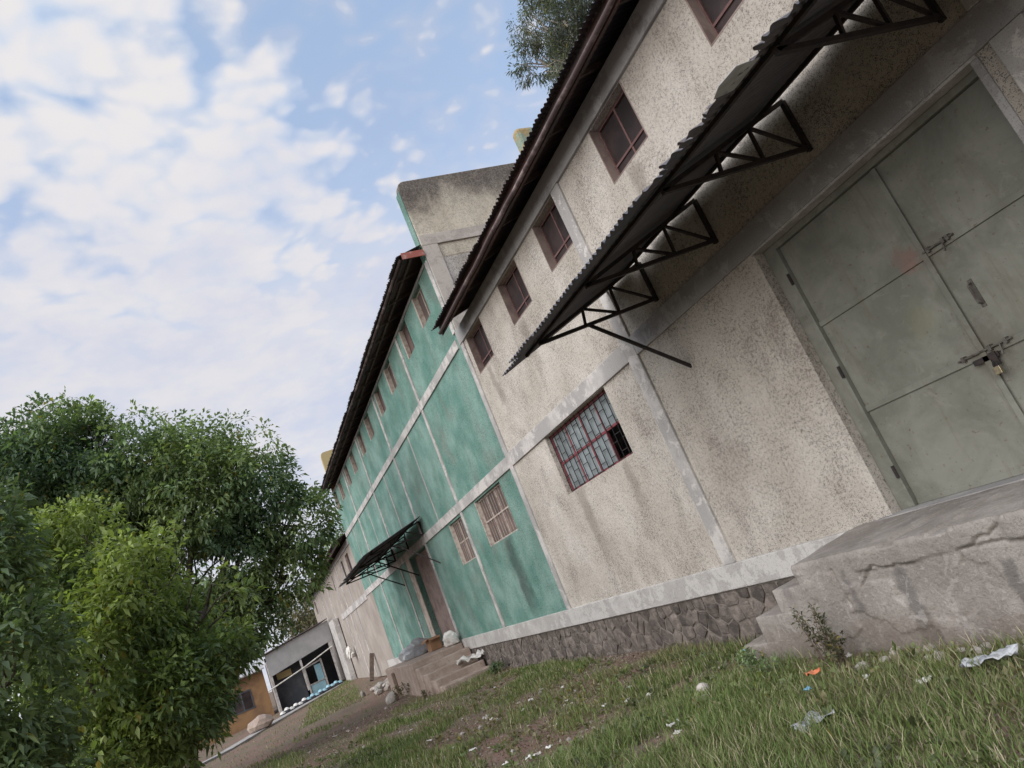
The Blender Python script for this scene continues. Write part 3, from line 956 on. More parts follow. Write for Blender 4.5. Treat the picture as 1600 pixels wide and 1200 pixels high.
for a, b in fw:
    window(far, a, b, 5.9, 6.9, 2, 1, 'frame_brown', 'glass_dark', y=0.1, bar=0.07)
gable_roof(far, XF0 - 0.2, XG0 - 0.1, -0.75, 7.45, 0.33, 6.0, 12.0, sheet_w=1.1, seed=19)
eave(far, XF0 - 0.2, XG0 - 0.1, 7.4, -0.56, 7.28, -0.75, 7.45, 0.33, gutter=False)

# ------------------------------------------------------------------ canopies


def canopy(name, loc, label, x0, x1, zwall, slope, yout, trusses, chord_z, brace_at, seed, ragged_from=None, pale=None, cut=0.0, gap=0.07, ragged=0.12):
    c = thing(name, loc, label, 'canopy')
    rnd = random.Random(seed)
    L = math.hypot(yout - gap, slope * (yout - gap))
    n = int(round((x1 - x0) / 0.72))
    wdt = (x1 - x0) / n
    plain = [sheet_mesh('roof_sheet', wdt + 0.05, 8, L, 0.018, 3, 0.015, 70 + k + seed) for k in range(3)]
    for i in range(n):
        x = x0 + i * wdt
        rg = ragged_from and ragged_from(x)
        short = cut if i == 0 else 0.0
        if rg:
            me = sheet_mesh('roof_sheet', wdt + 0.05, 8, L - short, 0.018, 3, ragged, 90 + i + seed)
        elif short:
            me = sheet_mesh('roof_sheet', wdt + 0.05, 8, L - short, 0.018, 3, 0.02, 90 + i)
        else:
            me = plain[i % 3]
        if not me.materials:
            me.materials.append(MATS['sheet_under'])
            me.polygons.foreach_set('use_smooth', [True] * len(me.polygons))
        o = bpy.data.objects.new('roof_sheet', me)
        COL.objects.link(o)
        dy = rnd.uniform(-0.035, 0.03)
        o.location = (x, -gap + dy, zwall - slope * (gap - dy) + 0.006 * (i % 2))
        o.rotation_euler = (math.atan(slope), 0, rnd.uniform(-.008, .008))
        attach(o, c)
    drop = 0.09
    tip = yout * 0.86

    def top(y):
        return zwall - drop - slope * y
    for x in trusses:
        A = (x, -0.04, chord_z)
        zt = top(tip)
        t = MB().bar(A, (x, -tip, zt), 0.045)
        t.bar((x, -0.04, top(0.04)), (x, -tip, zt + 0.01), 0.045)
        t.bar((x, -0.035, chord_z - 0.04), (x, -0.035, top(0.04)), 0.05)

        def low(y):
            return chord_z + (zt - chord_z) * y / tip
        a, b = tip * 0.33, tip * 0.60
        t.bar((x, -0.05, low(0.05)), (x, -a, top(a)), 0.032)
        t.bar((x, -a, top(a)), (x, -a - 0.02, low(a)), 0.032)
        t.bar((x, -a - 0.02, low(a)), (x, -b, top(b)), 0.032)
        t.bar((x, -b, top(b)), (x, -b - 0.06, low(b)), 0.032)
        mk('truss', t, 'iron_dark', c)
    for y in (0.30, yout * 0.84):
        mk('purlin', MB().bar((x0 + 0.45, -y, top(y) + 0.045), (x1 - 0.05, -y, top(y) + 0.045), 0.035, 0.04), 'iron_dark', c)
    for x, zb, yb, sx in brace_at:
        zt = chord_z + (top(tip) - chord_z) * yb / tip
        mk('brace', MB().bar((x, -yb, zt), (x + sx, 0.01, zb), 0.04), 'iron_dark', c)
    return c


can1 = canopy('door_canopy', (-4.6, 0, 4.5), 'large dark corrugated iron canopy over the tall steel doors', -9.1, -0.5, 5.40, 0.40, 2.40,
              (-8.09, -6.56, -4.80, -3.13, -1.5), 4.70, [(-8.09, 3.6, 1.25, 0.0)], 2,
              ragged_from=lambda x: x > -5.1, cut=0.10, ragged=0.17)
# bent pale flap of sheet hanging from the torn edge
fl = MB()
fl.add([(-3.55, -2.12, 4.53), (-3.22, -2.12, 4.53), (-3.20, -2.42, 4.45), (-3.34, -2.50, 4.41), (-3.52, -2.40, 4.44)], [(0, 1, 2, 3, 4)])
fo = mk('torn_flap', fl, 'sheet_pale', can1)
sm = fo.modifiers.new('thickness', 'SOLIDIFY')
sm.thickness = 0.004
canopy('small_canopy', (-28, 0, 4.5), 'smaller dark iron canopy over the green building doorway', -32.0, -24.2, 5.12, 0.28, 2.25,
       (-24.6, -27.3, -30.1, -31.6), 4.55, [(-24.4, 3.4, 1.1, 0.5), (-30.1, 3.5, 1.3, 0.0), (-27.3, 3.5, 1.3, 0.0)], 40,
       ragged_from=lambda x: x < -30.4, ragged=0.3)

# ------------------------------------------------------------------ platforms


def make_platform():
    p = thing('loading_platform', (-3.5, -0.7, -0.2), 'cracked grey concrete loading platform with steps in front of the steel doors', 'platform')
    yf, zt = -1.45, 0.925
    x0, x1 = -6.26, 3.5
    # broken lower edge of the top slab, as a function of x
    xs = np.concatenate([np.arange(x0, -2.6, 0.013), np.arange(-2.6, x1 + 0.01, 0.10)])
    zs = np.linspace(-0.35, zt, 96)
    X, Z = np.meshgrid(xs, zs, indexing='ij')
    Yv = yf + 0.016 * (fbm(X * 1.3, Z * 1.6, 12) - 0.5) + 0.010 * (fbm(X * 8, Z * 8, 13, 5) - 0.5)
    # scabs of render still adhering to the rough core
    scab = sstep(0.515, 0.535, fbm(X * 1.5 + 4, Z * 2.0, 17, 6))
    Yv -= 0.012 * scab
    # top slab stands slightly proud with a broken lower edge
    edge = 0.735 + 0.10 * (fbm(X * 2.2, X * 0 + 3.3, 5, 5) - 0.5)
    lip = sstep(0.0, 0.012, Z - edge) * sstep(0.45, 0.55, fbm(X * 1.2, X * 0 + 8.8, 8)) * (X > -5.7)
    Yv -= 0.022 * lip
    # cracks
    for line in ([(-5.48, .60), (-5.37, .72), (-5.26, .75), (-4.9, .72), (-4.84, .70)], [(-4.40, .64), (-4.36, .74), (-4.25, .75), (-4.14, .80), (-4.08, .79), (-3.95, .86)],
                 [(-4.36, .74), (-4.13, .75), (-4.04, .74), (-3.83, .72), (-3.4, .76)], [(-5.76, .80), (-5.75, .62), (-5.72, .38)]):
        wx, wz = X + 0.05 * (fbm(X * 12, Z * 12, 51, 3) - .5), Z + 0.05 * (fbm(X * 12, Z * 12, 52, 3) - .5)
        dmin = np.full(X.shape, 9.0)
        for (ax, az), (bx_, bz_) in zip(line[:-1], line[1:]):
            t = np.clip(((wx - ax) * (bx_ - ax) + (wz - az) * (bz_ - az)) / ((bx_ - ax) ** 2 + (bz_ - az) ** 2), 0, 1)
            dmin = np.minimum(dmin, np.hypot(wx - ax - t * (bx_ - ax), wz - az - t * (bz_ - az)))
        Yv += 0.035 * np.exp(-(dmin / 0.010) ** 2)
    # chipped top arris
    chip = sstep(0.50, 0.62, fbm(X * 4.2, X * 0 + 1.1, 21, 5))
    wear = np.clip((Z - (zt - 0.035)) / 0.035, 0, 1)
    Yv += wear * (0.012 + 0.05 * chip)
    Zv = Z - wear * chip * 0.03
    nx, nz = X.shape
    V = np.stack([X, Yv, Zv], -1).reshape(-1, 3)
    idx = np.arange(nx * nz).reshape(nx, nz)
    q = np.stack([idx[:-1, :-1], idx[1:, :-1], idx[1:, 1:], idx[:-1, 1:]], -1).reshape(-1)
    me = np_mesh('front_face', V, q, 4, 'platform_concrete')
    me.polygons.foreach_set('use_smooth', [True] * len(me.polygons))
    meshobj('front_face', me, None, p)
    # top slab reaching the door sill, left edge splayed
    ys = np.linspace(0, 1, 24)
    X2, T = np.meshgrid(xs, ys, indexing='ij')
    Yfront = Yv[:, -1][:, None]
    Xs = X2 - 0.36 * T * np.clip((-5.2 - X2) / 1.06, 0, 1)
    Y2 = Yfront * (1 - T) + (-0.066) * T
    Z2 = Zv[:, -1][:, None] * (1 - T) + (0.947) * T + 0.018 * (fbm(Xs * 1.7, Y2 * 1.7 + 3, 31) - 0.5)
    Z2[:, 0] = Zv[:, -1]
    Z2 += 0.008 * (fbm(Xs * 9, Y2 * 9, 33) - 0.5) * (T > 0)
    V2 = np.stack([Xs, Y2, Z2], -1).reshape(-1, 3)
    ny = len(ys)
    idx = np.arange(nx * ny).reshape(nx, ny)
    q = np.stack([idx[:-1, :-1], idx[1:, :-1], idx[1:, 1:], idx[:-1, 1:]], -1).reshape(-1)
    me = np_mesh('top_slab', V2, q, 4, 'platform_concrete')
    me.polygons.foreach_set('use_smooth', [True] * len(me.polygons))
    meshobj('top_slab', me, None, p)
    mk('end_wall', MB().add([(x0, yf + 0.03, -0.4), (x0 - 0.36, -0.067, -0.4), (x0 - 0.36, -0.067, 0.945), (x0, yf + 0.05, 0.915),
                             (x0 + .3, yf + 0.06, -0.4), (x0 - 0.06, -0.067, -0.4), (x0 - 0.06, -0.067, 0.93), (x0 + .3, yf + 0.08, 0.90)],
                            [(0, 3, 2, 1), (0, 4, 7, 3), (3, 7, 6, 2), (1, 2, 6, 5), (4, 5, 6, 7), (0, 1, 5, 4)]), 'platform_concrete', p)
    mk('core', MB().box(x0 + 0.32, x1, yf + 0.12, -0.07, -0.4, 0.88), 'platform_concrete', p)
    # steps: each its own worn block
    for (xa, xb, z, yf_) in ((-6.74, -6.0, 0.72, yf + .012), (-7.20, -6.5, 0.48, yf + .004), (-7.62, -7.0, 0.20, yf - .004)):
        bm = bmesh.new()
        vs = [bm.verts.new(v) for v in ((xa, yf_, -0.4), (xb, yf_, -0.4), (xb - .30, -0.08, -0.4), (xa - .30, -0.08, -0.4),
                                        (xa, yf_, z), (xb, yf_, z), (xb - .30, -0.08, z), (xa - .30, -0.08, z))]
        for f in ((0, 1, 5, 4), (1, 2, 6, 5), (2, 3, 7, 6), (3, 0, 4, 7), (4, 5, 6, 7), (3, 2, 1, 0)):
            bm.faces.new([vs[i] for i in f])
        bmesh.ops.bevel(bm, geom=[e for e in bm.edges], offset=0.016, segments=2, affect='EDGES', profile=0.6)
        bmesh.ops.subdivide_edges(bm, edges=[e for e in bm.edges if e.calc_length() > 0.2], cuts=12, use_grid_fill=True)
        for v in bm.verts:
            n = fbm(np.array([v.co.x * 9 + v.co.z * 7]), np.array([v.co.y * 9 + 5]), 41)[0] - 0.5
            v.co.z += 0.016 * n
            v.co.y += 0.008 * n
            v.co.x += 0.016 * n
        me = bpy.data.meshes.new('step')
        bm.to_mesh(me)
        bm.free()
        meshobj('step', me, 'platform_concrete', p, smooth=True)


make_platform()

p2 = thing('stair_platform', (-27, -0.9, -0.1), 'brown concrete platform with steps below the green building doorway', 'platform')
mk('slab', MB().box(-29.7, -24.5, -1.85, -0.07, -0.3, 0.86), 'brown_concrete', p2, bevel=0.04)
mk('kerb', MB().box(-29.0, -24.6, -0.16, -0.066, 0.862, 0.93), 'post_white', p2, bevel=0.01)
for i, z in enumerate((0.66, 0.44, 0.22, 0.02)):
    mk('step', MB().box(-24.499 + 0.6 * i, -23.85 + 0.6 * i, -1.80 + 0.05 * i, -0.07 - 0.02 * i, -0.3, z), 'brown_concrete', p2, bevel=0.03)
mk('buttress', MB().box(-28.2, -27.9, -1.98, -1.855, -0.2, 0.7), 'brown_concrete', p2, bevel=0.02)

# ------------------------------------------------------------------ shed and house at the far end
shed = thing('open_shed', (-57.5, -2.6, 0.2), 'open fronted lean-to shed with grey fascia and white posts', 'shed')


def quad_board(pts, t=(-0.06, 0, 0)):
    t = Vector(t)
    a = [Vector(p) for p in pts]
    n = len(a)
    return MB().add(a + [p + t for p in a], [tuple(range(n)), tuple(range(2 * n - 1, n - 1, -1))] + [(i, i + n, (i + 1) % n + n, (i + 1) % n) for i in range(n)])


mk('fascia', quad_board([(-56, -5.0, 2.55), (-56, -0.45, 3.36), (-56, -0.45, 4.72), (-56, -5.0, 4.02)]), 'fascia_grey', shed)
mk('roof', quad_board([(-55.8, -5.2, 4.05), (-55.8, -0.43, 4.80), (-60.5, -0.43, 4.90), (-60.5, -5.2, 4.15)], (0, 0, 0.06)), 'sheet_roof', shed)
mk('back_wall', MB().box(-60.3, -60.1, -5.0, -0.3, -0.2, 4.0), 'shed_dark', shed)
mk('side_wall', MB().box(-60.0, -56.2, -5.05, -4.9, -0.2, 3.6), 'post_white', shed)
mk('partition', MB().box(-57.2, -57.1, -4.85, -2.95, 0.0, 2.45), 'shed_dark', shed)
mk('infill', MB().box(-57.0, -56.95, -4.6, -3.6, 2.2, 2.62), 'yellow_paint', shed)
for y, zb, zt in ((-4.95, -0.1, 2.6), (-2.9, 0.8, 3.0), (-0.75, 0.3, 3.4)):
    mk('post', MB().bar((-56.1, y, zb), (-56.1, y, zt), 0.14), 'post_white', shed)
mk('pole', MB().tube([(-55.9, -5.4, 1.75), (-55.9, -2.8, 2.32), (-55.9, -0.6, 2.95)], 0.045, 8), 'sack_white', shed)
dd = mk('door', MB().bar((-56.9, -2.75, 0.1), (-56.9, -2.75, 2.35), 0.12).bar((-56.9, -1.55, 0.1), (-56.9, -1.55, 2.5), 0.12).bar((-56.9, -2.7, 2.25), (-56.9, -1.6, 2.4), 0.10).bar((-56.9, -2.7, 1.05), (-56.9, -1.6, 1.1), 0.08), 'post_white', shed)
mk('pane', MB().box(-56.93, -56.91, -2.66, -1.64, 0.15, 1.03), 'paint_skyblue', dd)
mk('pane', MB().box(-56.93, -56.91, -2.1, -1.64, 1.12, 2.2), 'paint_skyblue', dd)

house = thing('orange_house', (-60, -9.5, 0), 'low orange rendered house behind the leafy trees at far left', 'house')
mk('wall', holed_wall(-66, -58.6, -0.3, 3.2, [], y=-5.6).box(-58.6, -58.4, -13.0, -5.35, -0.3, 3.2), 'house_orange', house)
hw = mk('window', MB().box(-58.399, -58.36, -7.8, -6.4, 1.1, 2.4), 'shed_dark', house)
mk('pane', MB().box(-58.359, -58.35, -7.7, -7.15, 1.2, 2.3), 'glass_dark', hw)
mk('pane', MB().box(-58.359, -58.35, -7.05, -6.5, 1.2, 2.3), 'glass_dark', hw)
mk('roof', quad_board([(-57.8, -13.3, 3.15), (-57.8, -5.2, 3.3), (-62.5, -5.2, 4.6), (-62.5, -13.3, 4.5)], (0, 0, 0.08)), 'sheet_pale', house)
mk('rear_roof', quad_board([(-62.5, -13.3, 4.5), (-62.5, -5.2, 4.6), (-67, -5.2, 3.2), (-67, -13.3, 3.1)], (0, 0, 0.08)), 'sheet_pale', house)

# row of round-topped edging blocks in front of the shed
eb = MB()
prof = [(0.0, 0.0), (0.16, 0.0), (0.19, 0.10), (0.17, 0.22), (0.10, 0.30), (0.0, 0.33)]
for (r0, z0), (r1, z1) in zip(prof[1:-1], prof[2:]):
    ring = []
    for k in range(10):
        a, b = 2 * math.pi * k / 10, 2 * math.pi * (k + 1) / 10
        if r1 > 0:
            eb.add([(r0 * math.cos(a), r0 * math.sin(a), z0), (r0 * math.cos(b), r0 * math.sin(b), z0), (r1 * math.cos(b), r1 * math.sin(b), z1), (r1 * math.cos(a), r1 * math.sin(a), z1)], [(0, 1, 2, 3)])
        else:
            eb.add([(r0 * math.cos(a), r0 * math.sin(a), z0), (r0 * math.cos(b), r0 * math.sin(b), z0), (0, 0, z1)], [(0, 1, 2)])
base_me = eb.mesh('body')
base_me.materials.append(MATS['shed_dark'])
cap = MB()
for k in range(10):
    a, b = 2 * math.pi * k / 10, 2 * math.pi * (k + 1) / 10
    for (r0, z0), (r1, z1) in (((0.185, 0.20), (0.11, 0.315)), ((0.11, 0.315), (0.02, 0.345))):
        cap.add([(r0 * math.cos(a), r0 * math.sin(a), z0), (r0 * math.cos(b), r0 * math.sin(b), z0), (r1 * math.cos(b), r1 * math.sin(b), z1), (r1 * math.cos(a), r1 * math.sin(a), z1)], [(0, 1, 2, 3)])
cap_me = cap.mesh('cap')
cap_me.materials.append(MATS['paint_skyblue'])
capw_me = cap_me.copy()
capw_me.materials.clear()
capw_me.materials.append(MATS['paper_pale'])
for i in range(15):
    t = i / 14
    x, y = -49.5 - 4.0 * t, -5.1 + 4.0 * t
    white = i < 6
    e = thing('edging_block', (x, y, gzf(x, y) + (0.08 if i % 2 else 0.0)),
              'white topped dark round block in the edging row by the path' if white else 'pale blue topped round block in the edging row before the shed',
              'edging block', 'white topped edging blocks' if white else 'blue topped edging blocks')
    for nm, me in (('body', base_me), ('cap', capw_me if white else cap_me)):
        o = bpy.data.objects.new(nm, me)
        COL.objects.link(o)
        o.parent = e

# ------------------------------------------------------------------ vegetation


def leaf_cloud(centers, normals, size, width, n_per, spread, cols, droop=0.25, rnd=RNG, tone=0.35):
    """leaf clumps: n_per folded leaves radiating from each centre. returns verts, tri indices, colours"""
    M = len(centers)
    N = M * n_per
    C = np.repeat(centers, n_per, 0)
    Nn = np.repeat(normals, n_per, 0)
    d = rnd.normal(size=(N, 3))
    d /= np.linalg.norm(d, axis=1)[:, None]
    d = d + 0.55 * Nn
    d[:, 2] -= droop
    d /= np.linalg.norm(d, axis=1)[:, None]
    base = C + d * spread * rnd.uniform(0.1, 1.0, (N, 1))
    L = size * np.repeat(rnd.uniform(0.7, 1.2, (M, 1)), n_per, 0) * rnd.uniform(0.5, 1.3, (N, 1))
    up = np.array([0, 0, 1.0]) + 0.5 * rnd.normal(size=(N, 3))
    side = np.cross(d, up)
    side /= np.linalg.norm(side, axis=1)[:, None] + 1e-9
    nrm = np.cross(side, d)
    w = L * width
    tipd = d * L
    tipd[:, 2] -= (L[:, 0] * 0.22)
    p0 = base
    p1 = base + d * L * 0.45 + side * w * 0.5 + nrm * w * 0.16
    p2 = base + d * L * 0.45 - side * w * 0.5 + nrm * w * 0.16
    p3 = base + d * L * 0.48
    p4 = base + tipd
    V = np.stack([p0, p1, p2, p3, p4], 1).reshape(-1, 3)
    o = (np.arange(N) * 5)[:, None]
    F = (o + np.array([0, 1, 3, 0, 3, 2, 3, 1, 4, 3, 4, 2])[None]).reshape(-1)
    cols = np.asarray(cols)
    sel = fbm(centers[:, 1] * 0.7 + centers[:, 0] * 0.4, centers[:, 2] * 0.8 + centers[:, 0] * 0.3, 5, 3) + rnd.normal(size=M) * 0.07
    ci = np.clip(((sel - 0.28) / 0.44 * len(cols)).astype(int), 0, len(cols) - 1)
    cc = cols[ci] * rnd.uniform(1 - tone, 1 + tone, (M, 1))
    cl = np.repeat(cc, n_per, 0) * rnd.uniform(0.7, 1.3, (N, 1))
    old = rnd.random(N) < 0.012
    cl[old] = np.array([0.30, 0.25, 0.06]) * rnd.uniform(0.6, 1.2, (old.sum(), 1))
    K = np.repeat(cl, 5, 0)
    return V, F, K


def lobes_points(lobes, n, rnd=RNG, shell=0.55):
    """clump centres spread through lobes (cx,cy,cz,rx,ry,rz), denser near the skin, lumpy"""
    vol = np.array([(l[3] * l[4] * l[5]) ** 0.8 for l in lobes])
    cnt = np.maximum(1, (n * vol / vol.sum()).astype(int))
    P, Nn = [], []
    for l, k in zip(lobes, cnt):
        d = rnd.normal(size=(k, 3))
        d /= np.linalg.norm(d, axis=1)[:, None]
        r = 1 - (1 - shell) * rnd.random((k, 1)) ** 1.2
        bump = 0.78 + 0.44 * fbm(d[:, 0] * 2.2 + l[0], d[:, 1] * 2.2 + d[:, 2] * 2.9 + l[1], int(abs(l[0] * 7)) % 50)[:, None]
        P.append(np.array(l[:3]) + d * r * bump * np.array(l[3:]))
        Nn.append(d)
    return np.concatenate(P), np.concatenate(Nn)


def tree(name, label, base, lobes, n_clump, n_per, leaf, width, spread, cols, bark='bark', trunk_r=0.2, droop=0.25, seed=1, fork=0.35, tone=0.35, shell=0.5, gap=0.0, group=None):
    rnd = np.random.default_rng(seed)
    t = thing(name, base, label, 'tree', group)
    B = Vector(base)
    cen = Vector(np.mean([l[:3] for l in lobes], 0))
    fk = B.lerp(cen, fork) + Vector((0, 0, 0.2))
    m = MB()
    m.tube([B + Vector((0, 0, -0.3)), B.lerp(fk, 0.35) + Vector((0.06, -0.05, 0)), B.lerp(fk, 0.7) + Vector((-0.05, 0.05, 0)), fk], [trunk_r * 1.3, trunk_r, trunk_r * 0.9, trunk_r * 0.8], 10)
    for l in lobes:
        c = Vector(l[:3])
        mid = fk.lerp(c, 0.5) + Vector(rnd.normal(size=3) * 0.15)
        m.tube([fk, mid, c], [trunk_r * 0.55, trunk_r * 0.38, trunk_r * 0.22], 7)
        for k in range(7):
            d = rnd.normal(size=3)
            d /= np.linalg.norm(d)
            d[2] = abs(d[2]) * 0.7
            e = c + Vector(d * np.array(l[3:]) * 0.85)
            s = mid.lerp(c, rnd.uniform(0.3, 1.0))
            md = s.lerp(e, 0.5) + Vector(rnd.normal(size=3) * 0.12)
            m.tube([s, md, e], [trunk_r * 0.18, trunk_r * 0.11, trunk_r * 0.04], 5, cap=False)
    mk('trunk', m, bark, t, smooth=True)
    P, Nn = lobes_points(lobes, n_clump, rnd, shell)
    if gap:
        keep = fbm(P[:, 1] * 0.9 + P[:, 0] * 0.35, P[:, 2] * 0.9, seed, 3) > gap
        P, Nn = P[keep], Nn[keep]
    keep = P[:, 2] > gz(P[:, 0], P[:, 1]) + 0.05
    P, Nn = P[keep], Nn[keep]
    V, F, K = leaf_cloud(P, Nn, leaf, width, n_per, spread, cols, droop, rnd, tone)
    meshobj('crown', np_mesh('crown', V, F, 3, 'leaf', K), None, t)
    return t


GREEN_MID = [(0.095, 0.145, 0.09), (0.125, 0.185, 0.10), (0.15, 0.215, 0.11), (0.185, 0.245, 0.12), (0.21, 0.27, 0.125)]
GREEN_BRIGHT = [(0.12, 0.17, 0.09), (0.15, 0.205, 0.092), (0.18, 0.24, 0.09), (0.215, 0.275, 0.09), (0.245, 0.30, 0.095)]
GREEN_DARK = [(0.105, 0.155, 0.10), (0.14, 0.19, 0.11), (0.16, 0.22, 0.115), (0.195, 0.25, 0.125)]
GREY_EUC = [(0.13, 0.145, 0.12), (0.165, 0.175, 0.145), (0.10, 0.115, 0.10)]

tree('broadleaf_tree', 'tall wide crowned green tree rising behind the others, touching the sky at left', (-24.5, -8.6, gzf(-24.5, -8.6)),
     [(-24.2, -11.2, 9.4, 2.6, 2.4, 2.4), (-23.6, -9.6, 10.0, 2.0, 1.9, 1.7), (-23.6, -8.7, 9.8, 1.9, 1.6, 1.5), (-23.6, -8.0, 8.8, 2.5, 2.2, 2.0), (-23.2, -6.4, 7.9, 2.5, 1.7, 2.2), (-23.0, -4.9, 7.6, 1.9, 1.4, 1.9),
      (-23.0, -3.9, 5.9, 1.4, 1.1, 1.2), (-23.8, -4.6, 4.7, 1.5, 1.1, 0.9), (-24.5, -9.8, 6.4, 3.0, 3.0, 2.6), (-24.5, -7.2, 5.4, 2.6, 2.2, 1.8), (-23.6, -5.7, 5.7, 1.6, 1.3, 1.2), (-23.9, -6.3, 3.9, 1.6, 1.3, 1.2), (-24.6, -8.6, 2.6, 2.2, 1.9, 1.8)],
     13000, 12, 0.175, 0.44, 0.24, GREEN_MID, trunk_r=0.26, seed=5, fork=0.3, gap=0.33, droop=0.12)
tree('bright_tree', 'nearer tree with big glossy bright green leaves beside the orange house', (-14.6, -8.2, gzf(-14.6, -8.2)),
     [(-14.0, -7.45, 4.0, 1.3, 1.1, 1.0), (-14.3, -6.75, 3.5, 1.1, 0.8, 0.75), (-14.2, -8.5, 3.2, 1.5, 1.2, 1.4), (-14.0, -7.7, 2.2, 1.2, 0.85, 1.0), (-14.6, -6.85, 2.7, 1.0, 0.65, 0.6), (-13.8, -8.7, 1.3, 1.2, 1.0, 1.0),
      (-15.0, -9.4, 4.9, 1.4, 1.0, 1.2), (-15.0, -8.5, 5.2, 1.2, 1.0, 0.9)],
     5600, 10, 0.145, 0.42, 0.17, GREEN_BRIGHT, trunk_r=0.13, seed=8, fork=0.25, gap=0.40, droop=0.0)
tree('dark_leaf_tree', 'dark drooping leaved tree at the left edge, nearest the viewer', (-10.9, -9.8, gzf(-10.9, -9.8)),
     [(-10.8, -9.25, 4.6, 1.0, 0.8, 1.2), (-10.6, -8.95, 3.0, 1.1, 0.75, 1.1), (-10.6, -9.1, 1.7, 1.1, 0.8, 0.9), (-10.9, -9.5, 5.9, 0.8, 0.6, 0.8)],
     2600, 10, 0.14, 0.40, 0.18, GREEN_DARK, trunk_r=0.13, seed=12, fork=0.3, droop=0.1, gap=0.34)  # dark green is the leaves' own colour
tree('eucalyptus_tree', 'grey green eucalyptus showing above the near warehouse roof', (-23.5, 17.0, 0.0),
     [(-28.0, 15.9, 27.0, 1.7, 1.6, 1.3), (-26.6, 15.9, 28.2, 1.7, 1.7, 1.4), (-25.6, 15.7, 24.9, 1.8, 1.7, 1.4), (-24.6, 15.6, 26.2, 1.8, 1.8, 1.4), (-24.0, 16.2, 29.4, 2.2, 2.2, 1.7), (-24.2, 16.4, 23.2, 2.0, 2.0, 1.5), (-22.8, 17.0, 26.0, 2.4, 2.4, 1.8)],
     2600, 16, 0.24, 0.24, 0.40, GREY_EUC, bark='bark_pale', trunk_r=0.3, seed=21, fork=0.8, droop=0.8, gap=0.42)
tree('hazy_tree', 'tree far behind the open shed, haze put into its pale leaf colour', (-84, 1.0, 0.4),
     [(-84, 0.3, 8.2, 3.2, 2.6, 2.8), (-84, -0.6, 5.6, 3.0, 2.0, 2.0), (-84, 2.2, 7.0, 3, 2.4, 2.6)],
     700, 12, 0.42, 0.4, 0.5, [(0.20, 0.19, 0.12), (0.16, 0.16, 0.10), (0.24, 0.21, 0.14)], trunk_r=0.25, seed=31, gap=0.36)  # warm haze put into the pale leaf colours
tree('distant_tree', 'distant green tree peeping between the far eave and the leafy crown', (-72, 9.5, 0.4),
     [(-72, 8.0, 13.5, 3.0, 3.2, 2.8), (-72, 5.5, 11.5, 2.6, 2.4, 2.2)],
     600, 12, 0.40, 0.4, 0.5, GREEN_MID, trunk_r=0.3, seed=33, gap=0.36)
tree('background_tree', 'dark tree mass behind the orange house roof', (-74, -13.0, 0.0),
     [(-74, -11, 5.5, 4, 4.5, 3.0), (-74, -16, 6.5, 4, 4.5, 3.5)],
     900, 12, 0.42, 0.4, 0.5, GREEN_DARK, trunk_r=0.3, seed=35)


def blades(n, xr, yr, dens, hmin, hmax, width, name, label, seed, cols, lean=0.45):
    rnd = np.random.default_rng(seed)
    x = rnd.uniform(*xr, n)
    y = rnd.uniform(*yr, n)
    keep = rnd.random(n) < dens(x, y)
    # nothing under the platforms, the path or inside the walls
    keep &= ~((x > -7.75) & (x < 4) & (y > -1.52)) & ~((x > -29.8) & (x < -22.0) & (y > -1.9)) & (y < -0.1)
    x, y = x[keep], y[keep]
    n = len(x)
    z = gz(x, y) - 0.01
    patch = fbm(x * 0.9, y * 0.9, 77)
    h = (hmin + (hmax - hmin) * rnd.random(n) ** 1.6) * (0.55 + 0.9 * patch)
    az = rnd.uniform(0, 2 * np.pi, n)
    ln = h * lean * rnd.uniform(0.2, 1.6, n)
    dx, dy = np.cos(az), np.sin(az)
    wx, wy = -dy * width / 2, dx * width / 2
    b = np.stack([x, y, z], 1)
    mid = b + np.stack([dx * ln * 0.35, dy * ln * 0.35, h * 0.6], 1)
    tip = b + np.stack([dx * ln, dy * ln, h * 0.93], 1)
    wv = np.stack([wx, wy, 0 * wx], 1)
    V = np.stack([b - wv, b + wv, mid + wv * 0.8, mid - wv * 0.8, tip], 1).reshape(-1, 3)
    o = (np.arange(n) * 5)[:, None]
    F = (o + np.array([0, 1, 2, 0, 2, 3, 3, 2, 4])[None]).reshape(-1)
    cols = np.asarray(cols)
    tone = fbm(x * 0.6 + 9, y * 0.6, 91)
    ci = np.clip(((tone + rnd.normal(size=n) * 0.16) * len(cols)).astype(int), 0, len(cols) - 1)
    K = cols[ci] * rnd.uniform(0.7, 1.3, (n, 1))
    dry = rnd.random(n) < 0.12
    K[dry] = np.array([0.36, 0.31, 0.21]) * rnd.uniform(0.7, 1.3, (dry.sum(), 1))
    o_ = meshobj(name, np_mesh(name, V, F, 3, 'grass', np.repeat(K, 5, 0)), None)
    tag(o_, label, 'grass', kind='stuff')


GRASS = [(0.20, 0.175, 0.105), (0.175, 0.19, 0.085), (0.145, 0.185, 0.065), (0.115, 0.165, 0.05), (0.14, 0.185, 0.065)]


def dens_near(x, y):
    n = fbm(x * 0.7, y * 0.7, 61)
    d = sstep(0.47, 0.62, n + 0.15 * sstep(-7.0, -4.5, x)) * (0.25 + 0.75 * sstep(-1.6, -2.3, y))
    # trodden red strip in the middle distance
    bare = sstep(0.0, 1.0, 1 - ((x + 10.6) / 2.3) ** 2 - ((y + 3.5) / 0.75) ** 2)
    return np.clip(d * (1 - 0.9 * bare), 0.03, 1)


